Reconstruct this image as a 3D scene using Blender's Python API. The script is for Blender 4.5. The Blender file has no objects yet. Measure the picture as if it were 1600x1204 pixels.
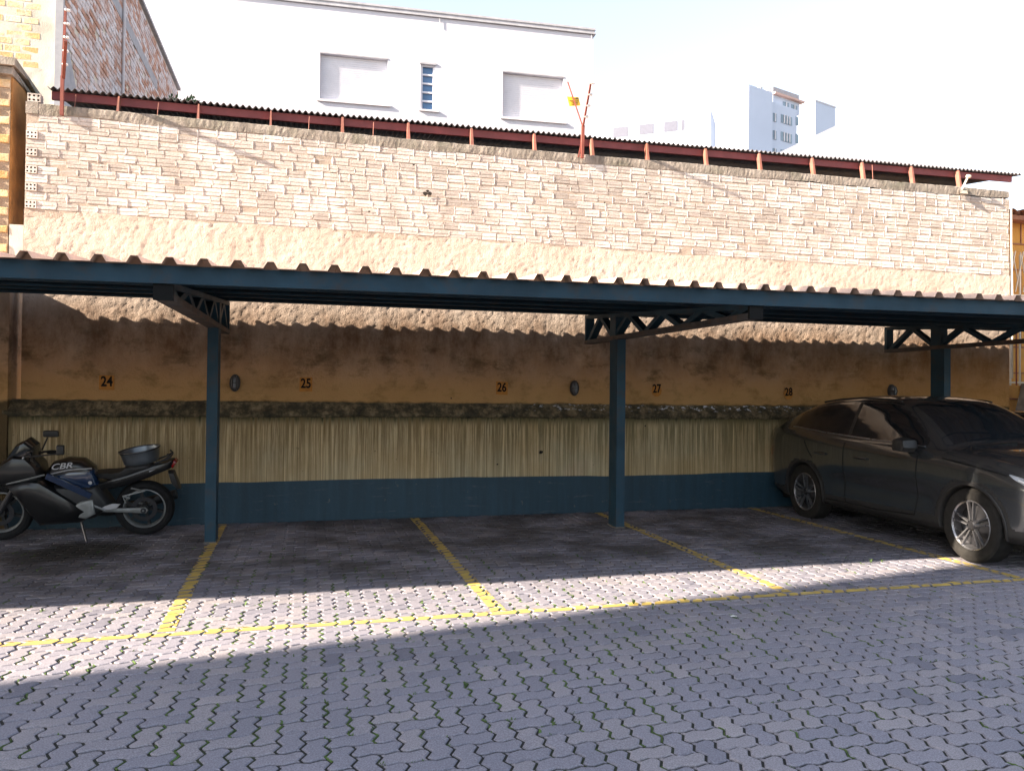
import bpy, math, random
from mathutils import Vector, Matrix
random.seed(7)
scn = bpy.context.scene
COL = scn.collection
# ------------------------------------------------------------------ camera
F, YAW, PITCH, ROLL, CD, CH = 1203.0, .258901579, .0121721903, .0102654578, 10.054, 1.65
CAM = Vector((0, -CD, CH))
_f = Vector((math.sin(YAW)*math.cos(PITCH), math.cos(YAW)*math.cos(PITCH), math.sin(PITCH)))
_r = Vector((math.cos(YAW), -math.sin(YAW), 0)); _u = _r.cross(_f)
R2 = math.cos(ROLL)*_r + math.sin(ROLL)*_u; U2 = -math.sin(ROLL)*_r + math.cos(ROLL)*_u
cd = bpy.data.cameras.new('camera'); cam = bpy.data.objects.new('camera', cd); COL.objects.link(cam)
cam.matrix_world = Matrix(((R2.x, U2.x, -_f.x, CAM.x), (R2.y, U2.y, -_f.y, CAM.y), (R2.z, U2.z, -_f.z, CAM.z), (0, 0, 0, 1)))
cd.sensor_fit = 'HORIZONTAL'; cd.sensor_width = 36; cd.lens = F/1600*36; cd.clip_start = .05; cd.clip_end = 2000
scn.camera = cam
# ------------------------------------------------------------------ sun, sky, exposure
SUN = Vector((6.0, 1.0, -2.97)).normalized()
ELEV = math.asin(-SUN.z)
sl = bpy.data.lights.new('sun', 'SUN'); sl.energy = 5.0; sl.angle = math.radians(.53); sl.color = (1, .85, .68)
so = bpy.data.objects.new('sun', sl); COL.objects.link(so); so.location = (-20, -5, 15)
so.rotation_euler = SUN.to_track_quat('-Z', 'Y').to_euler()
w = bpy.data.worlds.new('World'); scn.world = w; w.use_nodes = True
wt = w.node_tree; wt.nodes.clear()
sky = wt.nodes.new('ShaderNodeTexSky'); sky.sky_type = 'NISHITA'; sky.sun_disc = False
sky.sun_elevation = ELEV
sky.sun_rotation = math.atan2(-SUN.x, -SUN.y)      # direction towards the sun, measured from +Y
sky.air_density = 1.0; sky.dust_density = 1.5; sky.ozone_density = 1.0
bg = wt.nodes.new('ShaderNodeBackground'); bg.inputs[1].default_value = .10
wo = wt.nodes.new('ShaderNodeOutputWorld')
hsv = wt.nodes.new('ShaderNodeHueSaturation'); hsv.inputs['Saturation'].default_value = .55; hsv.inputs['Value'].default_value = .86   # thin bright haze over the whole sky
wt.links.new(sky.outputs[0], hsv.inputs['Color']); wt.links.new(hsv.outputs[0], bg.inputs[0]); wt.links.new(bg.outputs[0], wo.inputs[0])
scn.render.engine = 'CYCLES'
scn.render.resolution_x = 1024; scn.render.resolution_y = 770
scn.view_settings.view_transform = 'Standard'; scn.view_settings.look = 'None'
scn.view_settings.exposure = 2.38; scn.view_settings.gamma = 1.0

def ray(px, py): return _f + (px-800)/F*R2 - (py-602)/F*U2
def at(px, py, Y):                      # point seen at a photo pixel, on the vertical plane y = Y
    d = ray(px, py); return CAM + d*((Y-CAM.y)/d.y)
def proj(P):
    d = Vector(P)-CAM; z = d.dot(_f)
    if z < .05: return (-9999, -9999, z)
    return (800+F*d.dot(R2)/z, 602-F*d.dot(U2)/z, z)
def gz(y): return max(0.0, .055*(1+y/4.5)) if y < 0 else .055   # the yard drains away from the wall

# ------------------------------------------------------------------ mesh builder
class MB:
    def __init__(s): s.v = []; s.f = []; s.c = None
    def add(s, vs, fs):
        o = len(s.v); s.v += [tuple(p) for p in vs]; s.f += [tuple(i+o for i in f) for f in fs]; return s
    def box(s, a, b):
        x0, y0, z0 = a; x1, y1, z1 = b
        return s.add([(x0,y0,z0),(x1,y0,z0),(x1,y1,z0),(x0,y1,z0),(x0,y0,z1),(x1,y0,z1),(x1,y1,z1),(x0,y1,z1)],
                     [(3,2,1,0),(4,5,6,7),(0,1,5,4),(1,2,6,5),(2,3,7,6),(3,0,4,7)])
    def bar(s, a, b, wd, ht, up=(0,0,1)):   # rectangular bar from a to b
        a = Vector(a); b = Vector(b); d = (b-a).normalized(); up = Vector(up)
        if abs(d.dot(up)) > .98: up = Vector((0,1,0))
        r = d.cross(up).normalized(); u = r.cross(d)
        vs = [p + r*x*wd/2 + u*z*ht/2 for p in (a, b) for x, z in ((-1,-1),(1,-1),(1,1),(-1,1))]
        return s.add(vs, [(3,2,1,0),(4,5,6,7),(0,1,5,4),(1,2,6,5),(2,3,7,6),(3,0,4,7)])
    def tube(s, pts, rad, n=8, cap=True):
        pts = [Vector(p) for p in pts]; m = len(pts)
        rr = rad if isinstance(rad, (list, tuple)) else [rad]*m
        vs = []; up = None
        for i, p in enumerate(pts):
            d = (pts[min(i+1, m-1)]-pts[max(i-1, 0)])
            d = d.normalized() if d.length > 1e-9 else Vector((0,0,1))
            if up is None: up = Vector((0,0,1)) if abs(d.z) < .9 else Vector((0,1,0))
            r = d.cross(up).normalized(); up = r.cross(d).normalized()
            for k in range(n):
                a = 2*math.pi*k/n; vs.append(p + (r*math.cos(a)+up*math.sin(a))*rr[i])
        fs = [(i*n+k, i*n+(k+1) % n, (i+1)*n+(k+1) % n, (i+1)*n+k) for i in range(m-1) for k in range(n)]
        if cap: fs += [tuple(range(n-1, -1, -1)), tuple(range((m-1)*n, m*n))]
        return s.add(vs, fs)
    def lathe(s, prof, c, axis='y', n=32, a0=0, a1=2*math.pi):
        # prof: (radius, offset along axis)
        full = abs(a1-a0-2*math.pi) < 1e-6; nn = n if full else n+1; vs = []
        for k in range(nn):
            a = a0+(a1-a0)*k/n; ca, sa = math.cos(a), math.sin(a)
            for r, o in prof:
                if axis == 'y': vs.append((c[0]+r*ca, c[1]+o, c[2]+r*sa))
                elif axis == 'z': vs.append((c[0]+r*ca, c[1]+r*sa, c[2]+o))
                else: vs.append((c[0]+o, c[1]+r*ca, c[2]+r*sa))
        m = len(prof); fs = []
        for k in range(n):
            k2 = (k+1) % nn
            for i in range(m-1): fs.append((k*m+i, k*m+i+1, k2*m+i+1, k2*m+i))
        return s.add(vs, fs)
    def prism(s, poly, depth, fn):          # poly 2d; fn(u,v,w)->xyz ; w in 0..depth
        n = len(poly)
        vs = [fn(p[0], p[1], 0) for p in poly]+[fn(p[0], p[1], depth) for p in poly]
        return s.add(vs, [tuple(range(n-1, -1, -1)), tuple(range(n, 2*n))]+[(i, (i+1) % n, n+(i+1) % n, n+i) for i in range(n)])
    def pillow(s, poly, half, fn, steps=((0,1.0),(.45,.985),(.75,.93),(.93,.80),(1.0,.55)), c=None):
        # a side outline swollen on both sides: rounded body panel
        n = len(poly)
        if c is None: c = (sum(p[0] for p in poly)/n, sum(p[1] for p in poly)/n)
        rings = [(-w_, k) for w_, k in reversed(steps)]+[(w_, k) for w_, k in steps[1:]]
        vs = []
        for w_, k in rings:
            for p in poly: vs.append(fn(c[0]+(p[0]-c[0])*k, c[1]+(p[1]-c[1])*k, w_*half))
        m = len(rings)
        fs = [(i*n+j, i*n+(j+1) % n, (i+1)*n+(j+1) % n, (i+1)*n+j) for i in range(m-1) for j in range(n)]
        fs += [tuple(range(n-1, -1, -1)), tuple(range((m-1)*n, m*n))]
        return s.add(vs, fs)
    def mesh(s, name, mat=None, smooth=False, attr=None):
        me = bpy.data.meshes.new(name); me.from_pydata(s.v, [], s.f); me.update()
        if mat: me.materials.append(mat)
        if smooth:
            me.polygons.foreach_set('use_smooth', [True]*len(me.polygons))
            if smooth != 'all':
                try: me.set_sharp_from_angle(angle=math.radians(35))
                except Exception: pass
        if attr:
            a = me.attributes.new('rnd', 'FLOAT', 'FACE'); a.data.foreach_set('value', attr)
        return me
    def build(s, name, mat=None, parent=None, smooth=False, attr=None):
        return link(name, s.mesh(name, mat, smooth, attr), parent)

def link(name, me, parent=None, loc=None):
    o = bpy.data.objects.new(name, me); COL.objects.link(o)
    if loc is not None: o.location = loc
    if parent is not None: adopt(o, parent)
    return o
WORLD_OF = {}
def adopt(o, parent):
    o.parent = parent
    m = WORLD_OF.get(parent.name)
    if m is not None: o.matrix_parent_inverse = m
def root(name, loc, label, cat, group=None, rotz=None):
    o = bpy.data.objects.new(name, None); COL.objects.link(o); o.location = loc; o.empty_display_size = .2
    if rotz is None: WORLD_OF[o.name] = Matrix.Translation(-Vector(loc))   # children are given in world coordinates
    else: o.rotation_euler = (0, 0, rotz)                                  # children are given in local coordinates
    return tag(o, label, cat, group)
def tag(o, label=None, cat=None, group=None, kind=None):
    if label: o['label'] = label
    if cat: o['category'] = cat
    if group: o['group'] = group
    if kind: o['kind'] = kind
    return o
def poly_rot(p, c, a):
    ca, sa = math.cos(a), math.sin(a)
    return [(c[0]+(x-c[0])*ca-(y-c[1])*sa, c[1]+(x-c[0])*sa+(y-c[1])*ca) for x, y in p]
def pchip(xs, ys, x):
    n = len(xs)
    if x <= xs[0]: return ys[0]
    if x >= xs[-1]: return ys[-1]
    i = max(k for k in range(n-1) if xs[k] <= x)
    d = [(ys[k+1]-ys[k])/(xs[k+1]-xs[k]) for k in range(n-1)]
    def sl(k):
        if k == 0: return d[0]
        if k == n-1: return d[-1]
        if d[k-1]*d[k] <= 0: return 0
        return 2*d[k-1]*d[k]/(d[k-1]+d[k])
    h = xs[i+1]-xs[i]; t = (x-xs[i])/h
    return ((1+2*t)*(1-t)**2*ys[i]+t*(1-t)**2*h*sl(i)+t*t*(3-2*t)*ys[i+1]+t*t*(t-1)*h*sl(i+1))
def inpoly(x, y, P):
    c = False; j = len(P)-1
    for i in range(len(P)):
        if (P[i][1] > y) != (P[j][1] > y) and x < (P[j][0]-P[i][0])*(y-P[i][1])/(P[j][1]-P[i][1])+P[i][0]: c = not c
        j = i
    return c
def text_mesh(txt, size, depth, mat, name, bold=.0, sx=1.0, shear=0.0, center=True):
    cu = bpy.data.curves.new(name, 'FONT'); cu.body = txt; cu.size = size; cu.extrude = depth; cu.offset = bold; cu.shear = shear
    if center: cu.align_x = 'CENTER'; cu.align_y = 'CENTER'
    cu.resolution_u = 4
    o = bpy.data.objects.new(name, cu); COL.objects.link(o)
    dg = bpy.context.evaluated_depsgraph_get(); me = bpy.data.meshes.new_from_object(o.evaluated_get(dg)); me.name = name
    bpy.data.objects.remove(o); bpy.data.curves.remove(cu)
    me.transform(Matrix.Diagonal((sx, 1, 1, 1))); me.materials.clear(); me.materials.append(mat)
    return me

# ------------------------------------------------------------------ materials
class NT:
    def __init__(s, name):
        s.m = bpy.data.materials.new(name); s.m.use_nodes = True; s.t = s.m.node_tree
        s.b = s.t.nodes['Principled BSDF']
    def n(s, ty, **k):
        nd = s.t.nodes.new('ShaderNode'+ty)
        for a, v in k.items():
            if a.startswith('_'): setattr(nd, a[1:], v)
        return nd
    def put(s, sock, v):
        if hasattr(v, 'is_output') or isinstance(v, bpy.types.NodeSocket): s.t.links.new(v, sock)
        elif isinstance(v, (tuple, list)) and len(v) == 3 and sock.type == 'RGBA': sock.default_value = (*v, 1)
        else: sock.default_value = v
    def pos(s, sc=(1,1,1), obj=False, off=(0,0,0)):
        if obj: src = s.n('TexCoord').outputs['Object']
        else: src = s.n('NewGeometry').outputs['Position']
        m = s.n('Mapping'); s.put(m.inputs['Vector'], src); m.inputs['Scale'].default_value = sc; m.inputs['Location'].default_value = off
        return m.outputs[0]
    def noise(s, vec, scale, detail=5, rough=.55, dist=0):
        nn = s.n('TexNoise'); s.put(nn.inputs['Vector'], vec); nn.inputs['Scale'].default_value = scale
        nn.inputs['Detail'].default_value = detail; nn.inputs['Roughness'].default_value = rough; nn.inputs['Distortion'].default_value = dist
        return nn.outputs['Fac']
    def ramp(s, fac, stops):
        r = s.n('ValToRGB'); s.put(r.inputs[0], fac); e = r.color_ramp.elements
        while len(e) < len(stops): e.new(.5)
        for el, (p, c) in zip(e, stops):
            el.position = p; el.color = (*c, 1) if isinstance(c, (tuple, list)) else (c, c, c, 1)
        return r.outputs[0]
    def mix(s, fac, a, b, mode='MIX'):
        m = s.n('MixRGB', _blend_type=mode); s.put(m.inputs[0], fac); s.put(m.inputs[1], a); s.put(m.inputs[2], b); return m.outputs[0]
    def math(s, op, a, b=0.0, clamp=False):
        m = s.n('Math', _operation=op, _use_clamp=clamp); s.put(m.inputs[0], a); s.put(m.inputs[1], b); return m.outputs[0]
    def sep(s, vec):
        x = s.n('SeparateXYZ'); s.put(x.inputs[0], vec); return x.outputs
    def smooth(s, v, a, b):
        m = s.n('MapRange', _interpolation_type='SMOOTHSTEP'); s.put(m.inputs[0], v); m.inputs[1].default_value = a; m.inputs[2].default_value = b; return m.outputs[0]
    def bump(s, h, strength=.5, dist=.01, prev=None):
        b = s.n('Bump'); s.put(b.inputs['Height'], h); b.inputs['Strength'].default_value = strength; b.inputs['Distance'].default_value = dist
        if prev is not None: s.put(b.inputs['Normal'], prev)
        return b.outputs[0]
    def out(s, color=None, rough=None, normal=None, **k):
        if color is not None: s.put(s.b.inputs['Base Color'], color)
        if rough is not None: s.put(s.b.inputs['Roughness'], rough)
        if normal is not None: s.put(s.b.inputs['Normal'], normal)
        for a, v in k.items(): s.put(s.b.inputs[a.replace('_', ' ')], v)
        return s.m
def plain(name, c, rough=.7, var=.12, scale=5, metal=0, spec=.5, coat=0, bump=0, bscale=80, obj=True, dirt=None, dscale=3):
    t = NT(name); P = t.pos(obj=obj)
    lo = tuple(x*(1-var) for x in c); hi = tuple(min(1, x*(1+var)) for x in c)
    col = t.ramp(t.noise(P, scale, 5), [(.3, lo), (.7, hi)])
    if dirt: col = t.mix(t.ramp(t.noise(P, dscale, 7, .65), [(.5, 0.0), (.75, .8)]), col, dirt)
    nrm = t.bump(t.noise(P, bscale, 4), bump, .01) if bump else None
    rg = t.math('ADD', t.math('MULTIPLY', t.noise(P, scale*2.3, 4), .2), rough-.1)
    return t.out(col, rg, nrm, Metallic=metal, Specular_IOR_Level=spec, Coat_Weight=coat)

def paver_mat(name, rnd):
    t = NT(name); P = t.pos()
    if rnd == 'obj': r = t.n('ObjectInfo').outputs['Random']
    else: a = t.n('Attribute', _attribute_name='rnd'); r = a.outputs['Fac']
    base = t.ramp(r, [(0, (.15,.148,.185)), (.07, (.205,.20,.24)), (.5, (.23,.22,.258)), (.85, (.255,.238,.262)), (1, (.285,.262,.28))])
    big = t.noise(P, .55, 5, .6)
    base = t.mix(t.ramp(big, [(.35, .0), (.7, .45)]), base, (.14,.14,.17))
    sp = t.noise(P, 130, 4, .8)
    base = t.mix(.75, base, t.ramp(sp, [(.25, .12), (.5, .5), (.75, .95)]), 'OVERLAY')
    # oily dirt where cars and the motorcycle stand; bay blotches also carry canopy shade
    x, y, z = t.sep(P)
    inb = t.smooth(y, -4.0, -2.6)
    oil_shade = t.ramp(t.noise(t.pos((1,1.3,1)), 1.1, 6, .62), [(.38, 0.0), (.60, .8)])
    base = t.mix(t.math('MULTIPLY', oil_shade, inb), base, (.045,.041,.039))
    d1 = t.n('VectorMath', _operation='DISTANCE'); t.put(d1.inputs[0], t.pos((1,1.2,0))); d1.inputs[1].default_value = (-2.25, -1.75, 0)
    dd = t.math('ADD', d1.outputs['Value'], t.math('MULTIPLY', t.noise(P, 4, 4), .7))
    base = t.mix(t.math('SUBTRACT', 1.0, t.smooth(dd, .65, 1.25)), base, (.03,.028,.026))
    h = t.math('ADD', t.math('MULTIPLY', sp, .5), t.noise(P, 28, 4))
    return t.out(base, t.math('ADD', t.math('MULTIPLY', sp, .25), .62), t.bump(h, .45, .006), Specular_IOR_Level=.35)
def bed_mat():
    t = NT('joint_soil'); P = t.pos()
    g = t.ramp(t.noise(P, 1.3, 5, .65), [(.48, 0.0), (.62, .75)])
    y = t.sep(P)[1]; near_dark = t.math('SUBTRACT', 1.0, t.smooth(t.math('ADD', y, t.math('MULTIPLY', t.noise(P, 2.5, 4), .8)), -4.75, -4.2))  # soil turns darker towards the viewer, in front of the bays
    c = t.mix(near_dark, (.14,.115,.085), t.mix(g, (.022,.022,.02), (.03,.042,.014)))
    return t.out(c, .95, t.bump(t.noise(P, 90, 4), .6, .01))
def stucco_mat():
    t = NT('peach_stucco'); P = t.pos(); x, y, z = t.sep(P)
    c = t.ramp(t.noise(P, 1.1, 7, .62), [(.3, (.39,.31,.255)), (.5, (.47,.39,.33)), (.72, (.54,.47,.41))])
    # canopy shade put into the colour: soft blotches, strongest in the wall's middle band
    shade_blotch = t.noise(t.pos((1.1, 1, .55)), 2.0, 9, .7)
    band = t.math('MULTIPLY', t.smooth(z, 1.75, 2.25), t.math('SUBTRACT', 1.0, t.smooth(z, 2.45, 2.95)))
    c = t.mix(t.math('MULTIPLY', t.ramp(shade_blotch, [(.36, 0.0), (.64, .85)]), band), c, (.12,.066,.035))
    mold = t.math('MULTIPLY', t.ramp(t.noise(t.pos((1, 1, 1.6)), 2.6, 8, .7), [(.50, 0.0), (.66, .9)]), t.math('SUBTRACT', 1.0, t.smooth(z, 2.2, 2.7)))
    c = t.mix(t.math('MULTIPLY', mold, .75), c, (.06,.055,.035))
    warm = t.math('SUBTRACT', 1.0, t.smooth(z, 1.6, 2.0))
    low = t.math('SUBTRACT', 1.0, t.smooth(t.math('ADD', z, t.math('MULTIPLY', t.noise(P, 1.4, 6, .65), .9)), 2.1, 3.3)); c = t.mix(t.math('MULTIPLY', low, .85), c, t.mix(1.0, c, (.98,.62,.30), 'MULTIPLY'))  # ochre tints of the lower wall: warm canopy shade painted into the colour
    c = t.mix(t.math('MULTIPLY', warm, .5), c, (.46,.28,.10))
    c = t.mix(t.math('MULTIPLY', t.math('MULTIPLY', low, t.smooth(x, 5.5, 10.5)), .6), c, (.50,.24,.07))
    line = t.math('MULTIPLY', t.math('SUBTRACT', 1.0, t.smooth(t.math('ADD', z, t.math('MULTIPLY', t.noise(P, 5, 5), .10)), 1.56, 1.61)), .85)
    c = t.mix(line, c, (.035,.033,.02))
    h = t.math('ADD', t.noise(P, 40, 6, .7), t.math('MULTIPLY', t.noise(P, 120, 3), .45))
    return t.out(c, .92, t.bump(h, .9, .016), Specular_IOR_Level=.2)
def streak_mat():
    t = NT('streaked_cream_paint'); P = t.pos(); x, y, z = t.sep(P)
    c = t.ramp(t.noise(P, .9, 6, .6), [(.3, (.50,.35,.17)), (.5, (.60,.46,.27)), (.62, (.57,.48,.31)), (.75, (.64,.48,.33))])
    s1 = t.noise(t.pos((9, 1, .22)), 3.4, 8, .78)
    s2 = t.noise(t.pos((40, 1, .2)), 2.0, 6, .7)
    topf = t.smooth(z, .35, 1.32)
    c = t.mix(t.math('MULTIPLY', t.ramp(s1, [(.40, 0.0), (.56, 1.0)]), t.math('ADD', t.math('MULTIPLY', topf, .65), .3)), c, t.mix(t.smooth(t.math('ADD', x, t.math('MULTIPLY', t.noise(P, 1.2, 3), 3.0)), 2.5, 5.5), (.15,.10,.045), (.115,.105,.055)))
    c = t.mix(t.math('MULTIPLY', t.ramp(s2, [(.44, 0.0), (.60, .95)]), .75), c, (.19,.145,.07))
    c = t.mix(t.ramp(s2, [(.28, .5), (.38, 0.0)]), c, (.66,.58,.42))
    drip = t.math('ADD', z, t.math('MULTIPLY', s1, -.5))
    c = t.mix(t.smooth(drip, .98, 1.14), c, (.045,.045,.022))
    spots = t.ramp(t.noise(P, 14, 4, .7), [(.66, 0.0), (.72, .7)])
    c = t.mix(spots, c, (.08,.075,.04))
    return t.out(c, .85, t.bump(t.noise(P, 40, 6), .35, .01), Specular_IOR_Level=.25)
def ledge_mat():
    t = NT('mossy_ledge_concrete'); P = t.pos()
    x, y, z = t.sep(P)
    c = t.ramp(t.noise(P, 7, 9, .72), [(.32, (.014,.014,.010)), (.48, (.055,.046,.026)), (.6, (.17,.13,.075)), (.76, (.30,.25,.17))])
    wh = t.math('MULTIPLY', t.ramp(t.noise(t.pos((1, 1, 2.2)), 11, 6, .65), [(.57, 0.0), (.62, 1.0)]), t.smooth(x, 2.0, 4.2))
    c = t.mix(t.math('MULTIPLY', wh, t.smooth(z, 1.42, 1.47)), c, (.62,.64,.72))
    return t.out(c, .9, t.bump(t.noise(P, 30, 6), .8, .02))
def brick_mat(name, rnd, stops, white=(.70,.65,.61), wsc=1.0):
    t = NT(name); P = t.pos()
    r = t.n('ObjectInfo').outputs['Random'] if rnd == 'obj' else t.n('Attribute', _attribute_name='rnd').outputs['Fac']
    c = t.ramp(r, stops)
    c = t.mix(t.ramp(t.noise(P, 2.1*wsc, 7, .65), [(.48, 0.0), (.66, .8)]), c, white)
    c = t.mix(t.ramp(t.noise(P, .62, 7, .68), [(.47, 0.0), (.70, .5)]), c, tuple(v*k for v, k in zip(stops[0][1], (.66,.66,.68))))
    c = t.mix(.5, c, t.ramp(t.noise(P, 45, 5, .7), [(.3, .3), (.7, .72)]), 'OVERLAY')
    h = t.math('ADD', t.noise(P, 38, 6, .65), t.math('MULTIPLY', t.noise(P, 140, 3), .3))
    return t.out(c, .9, t.bump(h, .6, .012), Specular_IOR_Level=.2)
def coping_mat():
    t = NT('weathered_concrete'); P = t.pos()
    c = t.ramp(t.noise(t.pos((1.6, 1, .7)), 5, 8, .7), [(.3, (.10,.085,.07)), (.5, (.23,.20,.17)), (.7, (.36,.315,.275))])
    c = t.mix(t.ramp(t.noise(P, 1.3, 5, .6), [(.5, 0.0), (.66, .6)]), c, (.09,.10,.06))
    return t.out(c, .92, t.bump(t.noise(P, 60, 6), .7, .010))
def car_paint(name, c, met=.0):
    t = NT(name); P = t.pos(obj=True)
    dust = t.ramp(t.noise(P, 3, 6), [(.5, 0.0), (.85, .12)])
    col = t.mix(dust, c, tuple(min(1, x*1.5+.03) for x in c))
    return t.out(col, .24, None, Metallic=met, Coat_Weight=1.0, Coat_Roughness=.02)

MAT = {}
MAT['paver_o'] = paver_mat('paver_concrete', 'obj'); MAT['paver_a'] = paver_mat('paver_concrete_mass', 'attr')
MAT['bed'] = bed_mat(); MAT['stucco'] = stucco_mat(); MAT['streak'] = streak_mat(); MAT['ledge'] = ledge_mat(); MAT['coping'] = coping_mat()
def bluebase():
    t = NT('blue_grey_skirting_paint'); P = t.pos()
    c = t.ramp(t.noise(t.pos((5, 1, .4)), 2.2, 7, .65), [(.3, (.007,.031,.052)), (.6, (.011,.044,.072)), (.78, (.022,.056,.082))])
    c = t.mix(t.ramp(t.noise(P, 12, 6, .7), [(.62, 0.0), (.7, .6)]), c, (.12,.12,.10))
    c = t.mix(t.ramp(t.noise(t.pos((1.2, 1, 9)), 2.2, 6, .75), [(.60, 0.0), (.68, .5)]), c, (.09,.10,.11))
    return t.out(c, .6, t.bump(t.noise(P, 40, 5), .3, .01))
MAT['blue'] = bluebase()
ST = [(0, (.34,.30,.27)), (.25, (.42,.375,.34)), (.7, (.48,.43,.395)), (1, (.57,.545,.52))]
MAT['brick_o'] = brick_mat('pale_hollow_brick', 'obj', ST); MAT['brick_a'] = brick_mat('pale_hollow_brick_mass', 'attr', ST)
SY = [(0, (.46,.27,.11)), (.5, (.58,.37,.17)), (1, (.68,.50,.30))]
MAT['ybrick'] = brick_mat('ochre_brick', 'obj', SY, (.66,.58,.46)); MAT['ybrick_a'] = brick_mat('ochre_brick_mass', 'attr', SY, (.66,.58,.46))
SR = [(0, (.40,.22,.16)), (.35, (.50,.31,.25)), (.55, (.58,.50,.50)), (1, (.62,.59,.62))]
MAT['rbrick'] = brick_mat('red_lime_washed_brick', 'obj', SR, (.58,.55,.58), .55); MAT['rbrick_a'] = brick_mat('red_lime_washed_brick_mass', 'attr', SR, (.58,.55,.58), .55)
MAT['mortar'] = plain('grey_mortar', (.36,.27,.19), .95, .25, 9, bump=.6, obj=False)
MAT['whitewash'] = plain('patchy_whitewash', (.56,.51,.44), .9, .15, 2, bump=.4, obj=False, dirt=(.30,.26,.21), dscale=1.6)
MAT['hole'] = plain('dark_hollow', (.02,.015,.012), .95)
MAT['steel'] = plain('blue_grey_steel_paint', (.014,.046,.074), .6, .25, 3, spec=.3, bump=.08, bscale=30, dirt=(.045,.035,.03), dscale=6)
MAT['steel_edge'] = plain('rusty_steel_edge', (.06,.055,.055), .7, .3, 8, dirt=(.16,.07,.03))
MAT['sheet'] = plain('brown_painted_sheet', (.54,.38,.30), .5, .15, 2, bump=.04, bscale=20, dirt=(.24,.20,.17))
MAT['yellow'] = plain('worn_yellow_road_paint', (.50,.36,.09), .75, .15, 6, obj=False, bump=.3, bscale=120, dirt=(.28,.24,.16), dscale=9)
MAT['plate'] = plain('ochre_number_plate', (.42,.17,.025), .7, .18, 20)
MAT['black'] = plain('black_paint', (.010,.010,.010), .8, spec=.15)
MAT['rubber'] = plain('black_rubber', (.014,.014,.015), .85, .25, 20, spec=.2, bump=.2, bscale=60)
MAT['tyre'] = plain('dusty_tyre_rubber', (.020,.019,.018), .9, .3, 14, spec=.2, bump=.25, bscale=90)
MAT['fascia'] = plain('dark_red_fascia', (.20,.045,.045), .65, .2, 4, obj=False, bump=.15)
MAT['fibre'] = plain('dark_fibre_cement', (.13,.125,.135), .9, .25, 5, obj=False, bump=.4, dirt=(.05,.05,.05))
MAT['stub'] = plain('salmon_primer_steel', (.24,.09,.065), .75, .25, 9, obj=False, bump=.2, dirt=(.25,.09,.05))
MAT['shedin'] = plain('dark_shed_lining', (.025,.032,.045), .9, obj=False)
MAT['house'] = plain('white_house_paint', (.47,.465,.52), .85, .03, .8, obj=False)
MAT['trim'] = plain('pale_window_trim', (.52,.50,.53), .75, .08, obj=False)
MAT['shutter'] = plain('white_roller_shutter', (.62,.62,.68), .6, .04, obj=False)
MAT['gutter'] = plain('grey_roof_edge', (.30,.30,.33), .8, .15, obj=False)
MAT['pane'] = plain('blue_window_glass', (.05,.12,.24), .12, .15, 2, spec=.8)
MAT['cable'] = plain('pale_cable', (.35,.35,.38), .7)
MAT['rust'] = plain('rust_red_steel', (.20,.05,.035), .75, .3, 12, dirt=(.10,.03,.02))
MAT['insul'] = plain('white_insulator', (.62,.62,.62), .4)
MAT['sign'] = plain('yellow_sign', (.72,.47,.03), .5, .08)
MAT['fartower'] = plain('pale_tower_paint', (.44,.49,.60), .85, .03, .3, obj=False)
MAT['farglass'] = plain('far_window_glass', (.16,.22,.27), .25, .2, 1, obj=False)
MAT['darkwin'] = plain('dim_far_glass', (.07,.075,.11), .6, .1, obj=False)
MAT['farroof'] = plain('terracotta_trim', (.52,.34,.29), .85, .1)
MAT['pierside'] = plain('blotched_ochre_render', (.36,.17,.05), .9, .35, 3, obj=False, bump=.5, dirt=(.05,.04,.03), dscale=1.2)  # ochre with dark brown noise blotches
MAT['orange'] = plain('orange_wall_paint', (.62,.30,.06), .85, .15, 2, obj=False, bump=.3, dirt=(.40,.17,.05))
MAT['tile'] = plain('clay_roof_tile', (.28,.12,.07), .9, .3, 9)
MAT['lattice'] = plain('cream_painted_steel', (.62,.55,.45), .6)
MAT['concrete'] = plain('dirty_concrete', (.16,.14,.12), .95, .3, 4, obj=False, bump=.6, dirt=(.05,.05,.04))
MAT['lamp_body'] = plain('dark_cast_lamp_body', (.02,.022,.026), .45, .2, metal=.3)
MAT['lamp_glass'] = plain('ribbed_lamp_glass', (.10,.11,.13), .2, .1, spec=.7)
MAT['ground'] = plain('distant_ground', (.20,.19,.17), .95, .3, .5, obj=False, bump=.3)
MAT['moss'] = plain('joint_moss', (.06,.105,.025), .95, .6, 6, obj=False, bump=.8, bscale=200, dirt=(.05,.04,.02), dscale=9)
MAT['grass'] = plain('joint_weeds', (.055,.10,.022), .8, .45, 2.5, obj=False)
MAT['leaf'] = plain('tree_leaves', (.06,.10,.035), .75, .4, 3, obj=False)
MAT['bark'] = plain('tree_bark', (.12,.09,.06), .9, .3, 8, bump=.5)
MAT['office'] = plain('grey_render_block', (.34,.33,.32), .9, .1, .6, obj=False)
MAT['paper'] = plain('litter_paper', (.7,.7,.7), .8)

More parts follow.
